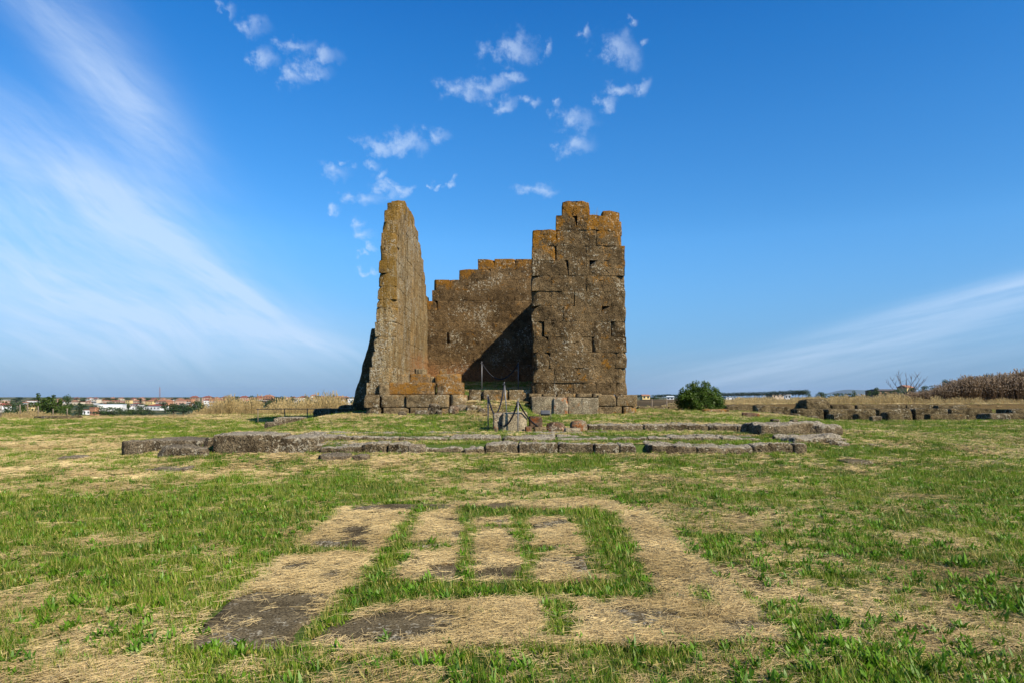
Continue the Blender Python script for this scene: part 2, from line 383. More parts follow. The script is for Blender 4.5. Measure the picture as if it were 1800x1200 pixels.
# ---------------------------------------------------------------- terrain
STX0, STX1 = -7.6, 9.1
def at(px, d): return (px-CX)/FOC*d
def Z(x, y):
    x = np.asarray(x, float); y = np.asarray(y, float)
    z = .30*sst(12, 50, y)
    # terraces of the stair and the platform the temple stands on
    yw = y + .0*x
    cp = np.interp(yw, [14.5, 16.75, 17.15, 17.55, 18.5, 18.85, 21.5, 21.9, 28, 29.5, 40, 43, 50], [.0, .15, .19, .36, .385, .485, .51, .70, .86, .88, .85, .5, .30])
    left_ = 1-sst(at(1025, 21.5), at(1040, 21.5), x)
    cp = cp*(1-left_)+left_*np.minimum(cp, np.interp(yw, [21.5, 25.5], [.51, .80])+(yw > 25.5)*9)
    sm = np.interp(yw, [13, 16.6, 18.4, 22, 28, 29.5, 40, 43, 50], [.0, .15, .36, .58, .86, .88, .85, .5, .3])
    inst = sst(STX0-.5, STX0+.3, x)*(1-sst(STX1-.3, STX1+.6, x))
    prof = cp*inst + sm*(1-inst)
    mm = sst(-10.8, -6.9, x)*(1-sst(10.5, 16, x))
    z = z*(1-mm) + prof*mm
    # floor inside the cella and the grassed slope up to the doorway
    ins = sst(-4.9, -4.6, x)*(1-sst(4.3, 4.7, x))
    fl = np.interp(y, [29.5, 30.1, 39.6], [0, 1.78, 2.45]); inn = ins*sst(29.5, 30.1, y)*(1-sst(40.2, 40.6, y))
    z = z*(1-inn) + np.maximum(fl, .9)*inn
    z = z + .55*sst(26.3, 29.3, y)*(1-sst(29.6, 30.0, y))*sst(-2.8, -1.8, x)*(1-sst(.5, 1.0, x))
    # raised field behind the excavated walls on the right
    z = z + .80*sst(47.0, 47.8, y)*sst(13, 16, x)*(1-sst(400, 900, y))
    z = z - .25*sst(39, 40.5, y)*(1-sst(46.5, 47.3, y))*sst(13, 15, x)
    # far country: valley on the left, slope with the town behind it, plain on the right
    lf = 1-sst(-.15, .12, x/np.maximum(y, 1.))
    r_ = x/np.maximum(y, 1.); e0 = 45+9*sst(-.50, -.40, r_)
    z = z - 12*sst(0, 1, (y-e0)/(330-e0))*lf - .5*sst(0, 1, (y-e0)/8)*lf*(y > e0) + 12.4*sst(520, 1950, y)*lf*(1-sst(3000, 6000, y)*.3)
    z = z - 3.5*sst(130, 420, y)*(1-lf)
    amp = 1-sst(90, 140, y)
    pv = (1-.6*mm*sst(15, 16, y))*(1-.8*(1-sst(10.5, 12.5, y))*(1-sst(3.2, 4.2, np.abs(x))))
    pv0 = 1-.75*(1-sst(10.5, 12.5, y))*(1-sst(3.2, 4.2, np.abs(x)))
    z = z + amp*pv*(.035*fbm(x*.45, y*.45, 0, 3, 3) + .016*vnoise(x*2.3, y*2.3, 0, 8)) + (1-amp)*1.2*fbm(x*.006, y*.006, 0, 3, 31)*sst(200, 600, y)*(1-sst(1500, 2600, y))
    return z
def z1(x, y): return float(Z(np.array([x]), np.array([y]))[0])
def zp(py, d): return CH-(py-HZ)/FOC*d
def proj(x, y, z): return CX+FOC*x/y, HZ-FOC*(z-CH)/y

def inpoly(px, py, poly):
    c = np.zeros(np.shape(px), bool); n = len(poly)
    for i in range(n):
        x0, y0 = poly[i]; x1, y1 = poly[(i+1) % n]
        if y0 == y1: continue
        k = ((y0 > py) != (y1 > py)) & (px < (x1-x0)*(py-y0)/(y1-y0)+x0); c ^= k
    return c
# paving of the altar court, given as outlines on the level turf (photograph coordinates of z = 0 points)
def gp(px, py, z=0.):
    d = (CH-z)*FOC/(py-HZ); return ((px-CX)/FOC*d, d)
SLABS = [  # outline, label
 ([(318,1146),(335,1112),(400,1056),(455,1040),(598,1046),(560,1085),(512,1146)], 'large dark bare stone slab at the near left corner of the paving', 'bare'),
 ([(455,1036),(492,986),(560,976),(628,978),(600,1042)], 'straw covered stone slab right behind the dark bare slab at the near left', 'straw'),
 ([(540,960),(592,908),(690,905),(660,966)], 'straw covered slab at the left edge with a pale bare patch in its middle', 'patch'),
 ([(606,903),(628,890),(700,887),(802,886),(794,897),(700,899)], 'thin grey slab at the far left corner of the paving', 'bare'),
 ([(812,896),(806,886),(1030,882),(1028,893)], 'long straw covered slab along the far edge of the paving', 'straw'),
 ([(735,910),(813,910),(813,960),(712,968)], 'square straw covered slab, far left one of the six in the middle', 'patch'),
 ([(832,911),(896,910),(915,964),(832,966)], 'square slab with grass tufts, far middle one of six', 'patch'),
 ([(930,911),(1003,909),(1030,955),(940,972)], 'square slab, far right one of the six in the middle', 'patch'),
 ([(708,974),(810,970),(806,1020),(694,1020)], 'square slab, near left one of the six in the middle', 'patch'),
 ([(826,970),(914,969),(930,1018),(818,1022)], 'square slab, near middle one of the six in the middle', 'patch'),
 ([(940,982),(1032,978),(1052,1018),(944,1018)], 'square slab, near right one of the six in the middle', 'patch'),
 ([(534,1138),(548,1112),(600,1092),(690,1076),(780,1076),(838,1092),(790,1114),(742,1130),(690,1142)], 'oval dark bare stone slab at the near edge of the paving, mottled with white lichen', 'bare'),
 ([(846,1094),(800,1112),(760,1134),(950,1134),(958,1070),(850,1072)], 'straw covered slab just right of the oval bare slab', 'straw'),
 ([(1000,1066),(1195,1062),(1225,1128),(1004,1130)], 'near slab with two long dark bare streaks showing through straw', 'patch'),
 ([(1232,1064),(1345,1062),(1392,1128),(1255,1130)], 'straw covered slab at the near right corner of the paving', 'straw'),
 ([(1092,905),(1168,912),(1225,975),(1130,985)], 'straw covered slab at the far right of the paving', 'straw'),
 ([(1135,990),(1235,985),(1335,1050),(1165,1060)], 'straw covered slab on the right of the paving beside the green strip', 'straw')]
STRAWP = [[(440,1050),(490,985),(640,970),(700,900),(735,905),(700,1035),(560,1080)],[(530,965),(600,895),(1040,878),(1140,905),(1275,1035),(1385,1130),(540,1150),(620,1085),(690,1000),(650,965)],
          [(310,1140),(330,1110),(420,1045),(455,1035),(335,1125)]]
BAREP = [SLABS[0][0], SLABS[11][0], SLABS[3][0], [(600,935),(655,930),(650,945),(610,947)], [(745,1018),(755,1006),(800,998),(806,1019)], [(820,1021),(850,1008),(915,1002),(930,1018)],
         [(990,982),(1030,978),(1052,1010),(1015,1004)], [(1040,1078),(1110,1074),(1210,1086),(1225,1094),(1130,1094)], [(1090,1098),(1130,1096),(1165,1106),(1120,1112)],
         [(1258,1100),(1330,1098),(1350,1110),(1270,1112)], [(940,925),(985,920),(1005,922),(950,932)], [(760,916),(812,913),(812,918)], [(560,955),(650,952),(655,962),(545,963)],
         [(780,945),(812,940),(812,950)], [(880,943),(905,940),(910,950)], [(835,922),(890,916),(892,922)], [(860,887),(910,888),(900,893),(865,893)], [(490,1000),(540,995),(545,1003),(500,1008)], [(560,1015),(600,1008),(606,1022)]]
JOINTP = [[(725,893),(800,893),(742,905),(700,1040),(625,1080),(535,1148),(500,1150),(575,1090),(640,1000),(695,930)],
          [(985,900),(1040,893),(1090,905),(1160,1058),(1040,1062),(1060,1025),(1020,945)],
          [(690,1032),(700,1026),(1060,1024),(1150,1056),(1000,1058),(800,1060),(700,1068),(640,1076)],
          [(808,895),(834,895),(838,945),(834,1028),(800,1028),(808,960)],[(892,900),(930,900),(944,975),(952,1032),(918,1032),(908,960)],
          [(800,893),(1030,897),(1010,912),(800,912)],[(952,1060),(1004,1060),(1012,1130),(950,1130)],[(560,968),(650,966),(645,976),(555,978)],
          [(1205,1040),(1240,1030),(1262,1080),(1240,1082)],[(925,968),(985,962),(990,976),(930,980)],[(700,965),(760,955),(815,962),(740,972)],[(845,928),(900,925),(900,936),(850,938)],
          [(1235,935),(1290,960),(1300,990),(1262,990)]]
def masks(x, y):
    """0..1 maps over the ground: green, straw mat, bare stone"""
    z = np.zeros_like(x); px, py = proj(x, np.maximum(y, 1.), z)
    wx = (9*vnoise(x*4, y*4, 0, 91)+10*vnoise(x*11, y*11, 0, 93))*(py-HZ)/300; wy = 5*vnoise(x*4, y*4, 0, 92)*(py-HZ)/300
    a, b = px+wx, py+wy
    near = (y < 13)
    st = np.zeros(x.shape); ba = np.zeros(x.shape); jo = np.zeros(x.shape)
    for p in STRAWP: st = np.maximum(st, (inpoly(a, b, p) & near)*1.)
    for p in BAREP[3:]:
        mx, my = np.mean(p, 0); q = [(mx+(u-mx)*1.15, my+(v-my)*1.5) for u, v in p]; ba = np.maximum(ba, (inpoly(px+wx*.5, py+wy*.5, q) & near)*1.)
    for p in BAREP[:3]: ba = np.maximum(ba, (inpoly(px+wx*.5, py+wy*.5, p) & near)*1.)
    for p in JOINTP: jo = np.maximum(jo, (inpoly(a, b, p) & near)*1.)
    ba = ba*(1-jo); st = st*(1-jo)
    pz = proj(x, np.maximum(y, 1.), Z(x, y))
    px, py = pz
    g = .765 + .55*fbm(x*.33, y*.33, 0, 3, 51) + .55*fbm(x*1.5, y*1.3, 0, 3, 52)
    for (cx, cy, rx, ry, v) in GB: g = g + v*np.exp(-((px-cx)/rx)**2-((py-cy)/ry)**2)
    g = np.where(jo > 0, 1.15, g)
    return np.clip(g, 0, 1.2), st, ba, jo
GB = [(200,1020,280,60,.16),(150,920,380,50,.34),(1560,870,330,45,.22),(500,875,400,20,.20),(1000,870,260,18,.08),(300,825,420,15,-.42),(700,805,260,13,-.32),(1650,815,260,20,-.25),
      (200,750,330,12,.25),(300,732,320,5,-.45),(700,742,200,9,.12),(1300,740,220,10,.0),(1650,745,220,8,.26),(1650,1090,260,90,-.02),(1520,1000,160,60,.12),(1500,708,380,7,-1.2),(1560,729,300,6,-.6),(1190,706,80,6,-.8),(150,1170,230,40,-.25),
      (900,1190,500,14,-.15),(1250,830,330,18,-.05),(80,780,200,15,-.3),(1430,1000,90,60,-.05),(1580,860,260,35,.1),(1180,720,200,8,-.1),(850,715,60,18,-.35),(1000,845,300,10,-.2),
      (60,1100,200,50,-.1),(430,880,100,40,.15), (520,790,200,8,-.2)]
def build_ground():
    ys = np.concatenate([np.arange(-6, 3, 1.), np.arange(3, 12, .10), np.arange(12, 24, .15), np.arange(24, 52, .3), np.arange(52, 110, 1.5), np.geomspace(110, 40000, 90)])
    def xs_for(y):
        return None
    t = np.concatenate([-np.geomspace(3.2, 1.0, 20)[:-1], np.linspace(-1., 1., 281), np.geomspace(1.0, 3.2, 20)[1:]])
    X = []; Y = []
    for y in ys:
        hw = max(y, 3)*.82+1.5; X.append(t*hw); Y.append(np.full(len(t), y))
    X = np.array(X); Y = np.array(Y); x = X.ravel(); y = Y.ravel(); z = Z(x, y)
    n, m = X.shape
    i, j = np.meshgrid(np.arange(n-1), np.arange(m-1), indexing='ij'); a = (i*m+j).ravel()
    Q = np.stack([a, a+1, a+m+1, a+m], 1)
    g, st, ba, jo = masks(x, y)
    fld = sst(95, 160, y)
    me = mkmesh('ground', np.stack([x, y, z], 1), Q, M['ground'], attrs={'green': g, 'field': fld, 'mat': np.maximum(st, .0)*(1-ba)})
    tag(link('ground', me), kind='structure')
build_ground()
# ---------------------------------------------------------------- ashlar walls
def wall(name, parent, mat, axis, us, zs, v, inside, topz, seed=0, Lr=(.9, 1.7), res=.075, amp=.028, r=.045, gap=.010, jit=.018, vfun=None, lichw=1.1, redz=None, pitted=0, ehook=None, wide=False):
    """masonry wall of separate blocks in one mesh. axis 'x' or 'y' = running direction;
    us=(u0,u1); zs=list of course heights; v=(v0,v1) thickness; inside(u,z)->bool; topz(u)->z of the ruined top"""
    mb = MB(); rng = random.Random(seed); LI = []; RE = []; TO = []
    def emit(uc, hu, vc, hv, zc, hz, sd, chips, tp=0.):
        c = (uc, vc, zc) if axis == 'x' else (vc, uc, zc)
        h = (hu, hv, hz) if axis == 'x' else (hv, hu, hz)
        V, Q = stone(*h, res=res, r=r*rng.uniform(.6, 1.6), amp=amp, seed=sd, chips=chips, org=c, chip=.30 if chips > 3 else .22, av=((.35, 1, .18+tp) if axis == 'x' else (1, .35, .18+tp)), ls=3)
        a = rng.gauss(0, jit*.25); ca, sa = math.cos(a), math.sin(a)
        V = np.stack([V[:, 0]*ca-V[:, 1]*sa, V[:, 0]*sa+V[:, 1]*ca, V[:, 2]], 1)
        V = V+np.array(c)
        u = V[:, 0 if axis == 'x' else 1]
        mb.add(V, Q); TO.append(np.full(len(V), rng.gauss(0, .12)))
        dz = topz(u)-V[:, 2]
        LI.append(np.clip(1.25-dz/lichw, 0, 1)+.25*vnoise(V[:, 0]*2, V[:, 1]*2, V[:, 2]*2, 9))
        RE.append(np.zeros(len(V)) if redz is None else 1-sst(redz-.35, redz+.5, V[:, 2]+.25*vnoise(V[:, 0], V[:, 1], V[:, 2], 12)))
    ug = np.arange(us[0]+.01, us[1], .02)
    for k in range(len(zs)-1):
        z0, z1_ = zs[k], zs[k+1]; zc = (z0+z1_)/2
        ins = inside(ug, zc+0*ug)
        run = []; st = None
        for i, f in enumerate(ins):
            if f and st is None: st = ug[i]-.01
            if (not f or i == len(ins)-1) and st is not None: run.append((st, ug[i]-.01 if not f else us[1])); st = None
        va, vb = vfun(zc) if vfun else v
        for (a, b) in run:
            if b-a < .15: continue
            cuts = [a]; first = rng.uniform(.45, 1.)
            while cuts[-1] < b-1e-6:
                L = rng.uniform(*Lr)*(first if len(cuts) == 1 else 1)
                nx = cuts[-1]+L
                if b-nx < Lr[0]*.45: nx = b
                cuts.append(nx)
            for (c0, c1) in zip(cuts[:-1], cuts[1:]):
                g = gap*rng.choice((.0, .3, .6, 1, 5, 5 if not wide else 10)); end = (c0 == a or c1 == b)
                top = float(topz(np.array([(c0+c1)/2]))[0])-z1_ < .25
                o = rng.gauss(0, jit)
                if end and ehook: pass
                emit((c0+c1)/2, (c1-c0)/2-g, (va+vb)/2+o, (vb-va)/2, zc, (z1_-z0)/2-.0005+(rng.uniform(-.01, .03) if top else 0), rng.randrange(9999), (5 if wide or end else 2) if top else (4 if end and not redz == 3.25 else (1 if rng.random() < .2 else 0)), .9 if top else 0.)
            # core that closes the joints
            ins_ = min(.22, (b-a)*.3); t = (vb-va)*.3
            if axis == 'x': mb.box(a+ins_, b-ins_, va+t, vb-t, z0+.02, z1_-.05)
            else: mb.box(va+t, vb-t, a+ins_, b-ins_, z0+.02, z1_-.05)
            LI.append(np.zeros(8)); RE.append(np.zeros(8)); TO.append(np.full(8, -.5))
    V = np.concatenate(mb.V)
    me = mkmesh(name, V, [np.concatenate(mb.Q)], mat, attrs={'lich': np.concatenate(LI), 'red': np.concatenate(RE), 'tone': np.concatenate(TO)})
    return link(name, me, parent)
def stepf(pts):
    """piecewise constant profile from [(u_start, value), ...]"""
    us = np.array([p[0] for p in pts]); vs = np.array([p[1] for p in pts])
    return lambda u: vs[np.clip(np.searchsorted(us, np.asarray(u), side='right')-1, 0, len(vs)-1)]
TEMPLE = empty('temple_ruin', (0, 29, .85))
tag(TEMPLE, 'tall roofless brown stone temple ruin with stepped walls, spotted with orange lichen', 'temple ruin')
TEMPLE.location = (0, 0, 0)
D0 = 29.0
# courses of the cella
ZC = [1.70] + [1.70+.60*.62+.0, ] 
zc = [1.70, 2.23, 2.86]
while zc[-1] < 11.2: zc.append(zc[-1]+.64)
# front wall, right of the doorway (faces the camera)
tf = stepf([(at(x, D0), zp(y, D0)) for x, y in ((930, 403), (969, 408), (978, 380), (990, 357), (1036, 376), (1060, 372), (1082, 392), (1087, 410), (1093, 424), (1098, 432), (1140, 440))])
fr0, fr1 = at(935, D0), at(1102, D0)
zf = [zp(y, D0) for y in (693, 672, 646, 619, 592, 565, 538, 512, 485, 458, 432, 405, 379, 356)]
def in_front(u, z):
    e0 = fr0 + .0*z + .06*((z < 4.2) & (z > 2.3))
    e1 = np.interp(z, [1.7, 4, 8.2, 9.2, 9.9], [at(1103, D0), at(1101, D0), at(1098, D0), at(1088, D0), at(1082, D0)])
    return (u > e0) & (u < e1) & (tf(u) > z)
w = wall('front_wall', TEMPLE, M['front'], 'x', (fr0-.1, fr1+.15), zf, (D0, D0+.85), in_front, tf, seed=4, Lr=(.8, 1.9), res=.055, amp=.075, r=.010, gap=.003, jit=.010, lichw=1.3, wide=True)
w['label'] = 'broad front wall piece right of the doorway, brown with pale lichen and ragged top'
# right flank wall, running back from the front wall (seen edge on and by its shadow)
fl_in = at(1100, D0)-.82
tr = stepf([(29, 9.3), (30.6, 9.75), (36, 9.6), (38.2, 9.6), (39.6, 9.6)])
wall('right_wall', TEMPLE, M['front'], 'y', (D0+.86, 39.7), zc, (fl_in, at(1100, D0)), lambda u, z: tr(u) > z, tr, seed=5, res=.14, amp=.03)
# left flank wall: grazing inner face and stepped front end
lin = at(697, D0)          # plane of the inner face
def tl_(u): return np.interp(u, [28, 31.5, 32.5, 34, 35.6, 36.6, 37.9, 38.8, 39.7, 41], [10.55, 10.55, 10.50, 10.35, 10.05, 9.5, 8.85, 8.1, 7.25, 7.2])
zl = [zp(y, D0) for y in (693, 672, 645, 618, 592, 566, 541, 527, 504, 480, 457, 432, 409, 385)]
zl += [zl[-1]+.58, zl[-1]+1.05, zl[-1]+1.42]
def ends(z): return np.interp(z, [1.7, 3.2, 8.0, 8.65, 9.2, 9.75, 10.2, 10.5, 10.9], [28.95, 29.0, 29.0, 29.15, 29.55, 29.9, 30.6, 31.6, 32.3])
w = wall('left_wall', TEMPLE, M['left'], 'y', (28.9, 40.6), zl, None, lambda u, z: (u > ends(z)) & (tl_(u)+.12 > z), tl_, seed=11, Lr=(.7, 1.5), res=.058, amp=.05, r=.014, gap=.002, jit=.005,
     vfun=lambda z: (lin-np.interp(z, [1.7, 3., 4.5, 6, 8.2, 10.8], [1.30, 1.08, .90, .78, .64, .62]), lin), lichw=1.0, redz=3.7)
_a = w.data.attributes['red'].data; _n = len(_a); _r = np.zeros(_n, np.float32); _a.foreach_get('value', _r); _c = np.zeros(_n*3, np.float32); w.data.vertices.foreach_get('co', _c)
_a.foreach_set('value', _r*sst(30.5, 36, _c[1::3]).astype(np.float32))
_z = _c[2::3]; _y = _c[1::3]; _fr = 1-sst(.10, .35, _y-ends(_z))
_l = w.data.attributes['lich'].data; _lv = np.zeros(_n, np.float32); _l.foreach_get('value', _lv)
_l.foreach_set('value', np.clip(_lv+.95*_fr*sst(4.6, 6.0, _z)*.85, 0, 1.3).astype(np.float32))
_w = w.data.attributes.new('whit', 'FLOAT', 'POINT').data; _w.foreach_set('value', (0.6*_fr*(1-sst(4.3, 5.6, _z))+.45*(1-_fr)).astype(np.float32))
w['label'] = 'tall thin left wall, its stepped end thick with orange lichen and its inner face sunlit'
# back wall
DB = 39.7
tb = stepf([(-6, 7.3)]+[(at(x, DB), zp(y, DB)) for x, y in ((752, 526), (759.5, 506), (762, 492), (806.5, 474.5), (840, 456), (1010, 475))])
zb = [zp(y, DB) for y in (676, 658, 640, 621.5, 603, 584.5, 566, 547, 529, 510.5, 492, 474, 456)]
w = wall('back_wall', TEMPLE, M['back'], 'x', (lin-.28, fl_in+.2), zb, (DB, DB+.7), lambda u, z: tb(u) > z, tb, seed=21, Lr=(1.1, 2.1), res=.085, amp=.016, r=.008, gap=.001, jit=.003, lichw=.75, redz=3.25)
w['label'] = 'back wall of the cella rising in steps to the right, partly in shadow'
# sloping buttress remains at the rear left, in shade
def buttress():
    x0, x1, d = at(620, 34), at(690, 34), 34.; zb_, zt_ = .3, zp(579, 34); hx, hy, hz = (x1-x0)/2, .8, (zt_-zb_)/2
    V, Q = stone(hx, hy, hz, res=.09, r=.10, amp=.10, seed=3, org=((x0+x1)/2, d, 2), freq=1.6)
    V = V+[0, 0, hz]; t = np.clip(V[:, 2]/(2*hz), 0, 1)
    left = np.interp(t*(zt_-zb_)+zb_, [.3, 1.0, zp(690, d), zp(640, d), zp(600, d), zp(588, d), zt_], [at(617, d), at(621, d), at(625, d), at(637, d), at(648, d), at(651, d), at(653, d)])
    f = (V[:, 0]+hx)/(2*hx); V[:, 0] = left + f*(x1-left) + .05*np.sign(np.sin(V[:, 2]*10.))*0; V[:, 1] += d+hy; V[:, 2] += zb_
    o = link('buttress', mkmesh('buttress', V, Q, M['front']), TEMPLE); o['label'] = 'sloping dark remains of masonry behind the left wall, in shade'
buttress()
# podium courses below the walls
P0 = D0-.42
def podium(name, x0, x1, y0, y1, ya, yb, mat, seed, d=None, dep=1.0, Lr=(.9, 1.9), lab=None, amp=.035, res=.055, r=.05):
    d = d or P0
    u0, u1 = at(x0, d), at(x1, d)
    o = wall(name, TEMPLE, mat, 'x', (u0, u1), [zp(y1, d), zp(y0, d)], (d, d+dep), lambda u, z: u > -99, lambda u: 0*np.asarray(u)+99, seed=seed, Lr=Lr, res=res, amp=amp, r=r, gap=.012, jit=.03)
    if lab: o['label'] = lab
    return o
podium('podium_course', 637, 822, 693, 716, 0, 0, M['base'], 41, lab='upper podium course under the left wall')
podium('podium_course', 640, 812, 716, 731, 0, 0, M['base'], 42, d=P0+.02, lab='lowest podium course under the left wall, half in the grass')
podium('podium_course', 1050, 1122, 693, 713.5, 0, 0, M['base'], 43, d=P0+.05, Lr=(1.4, 1.8), lab='upper podium course at the right corner')
podium('podium_course', 1052, 1119, 713.5, 730, 0, 0, M['base'], 44, d=P0+.08, lab='lower podium course at the right corner')
podium('podium_course', 930, 1060, 691, 697, 0, 0, M['base'], 45, d=D0-.25, dep=.5, Lr=(.6, 1.2), amp=.015, r=.02)
podium('podium_flank', 1108, 1124, 694, 731, 0, 0, M['base'], 46, d=29.8, dep=9.5, Lr=(2, 2), res=.2)
podium('threshold_course', 682, 764.5, 671.5, 693, 0, 0, M['orange'], 47, d=D0-.05, dep=.8, Lr=(2.6, 3), lab='long threshold block coated in orange lichen')
podium('threshold_course', 765, 817, 671.5, 693, 0, 0, M['orange'], 48, d=D0-.02, dep=.8, Lr=(2.6, 3), lab='shorter threshold block coated in orange lichen')
podium('doorway_step', 821, 936, 684.5, 706, 0, 0, M['base'], 49, d=D0+.35, dep=.6, Lr=(1.1, 1.6), lab='low wall across the doorway')

# ---------------------------------------------------------------- loose stones
def rock(label, px, py0, py1, wpx, d, dep, mat, seed=0, name='stone_block', cat='stone block', r=.06, amp=.035, chips=3, chip=.3, rz=0., tilt=0., group=None, res=None, sink=.08, freq=2.5, roll=0.):
    """block whose front shows from py0 (top) to py1 (foot), centred on column px and wpx wide, at distance d"""
    w_ = wpx/FOC*d; top = zp(py0, d); bot = zp(py1, d)-sink; hz = (top-bot)/2; hx = w_/2; hy = dep/2
    res = res or max(.026, min(.06, w_/22))
    if chips >= 4: amp *= 1.5; freq *= 1.5
    V, Q = stone(hx, hy, hz, res=res, r=r, amp=amp, seed=seed, chips=chips, org=(at(px, d)*1.0, d, bot), chip=chip, freq=freq)
    o = link(name, mkmesh(name, V+[0, 0, hz], Q, mat), loc=(at(px, d), d+hy*math.cos(rz), bot)); o.rotation_euler = (tilt, roll, rz)
    tag(o, label, cat, group); return o
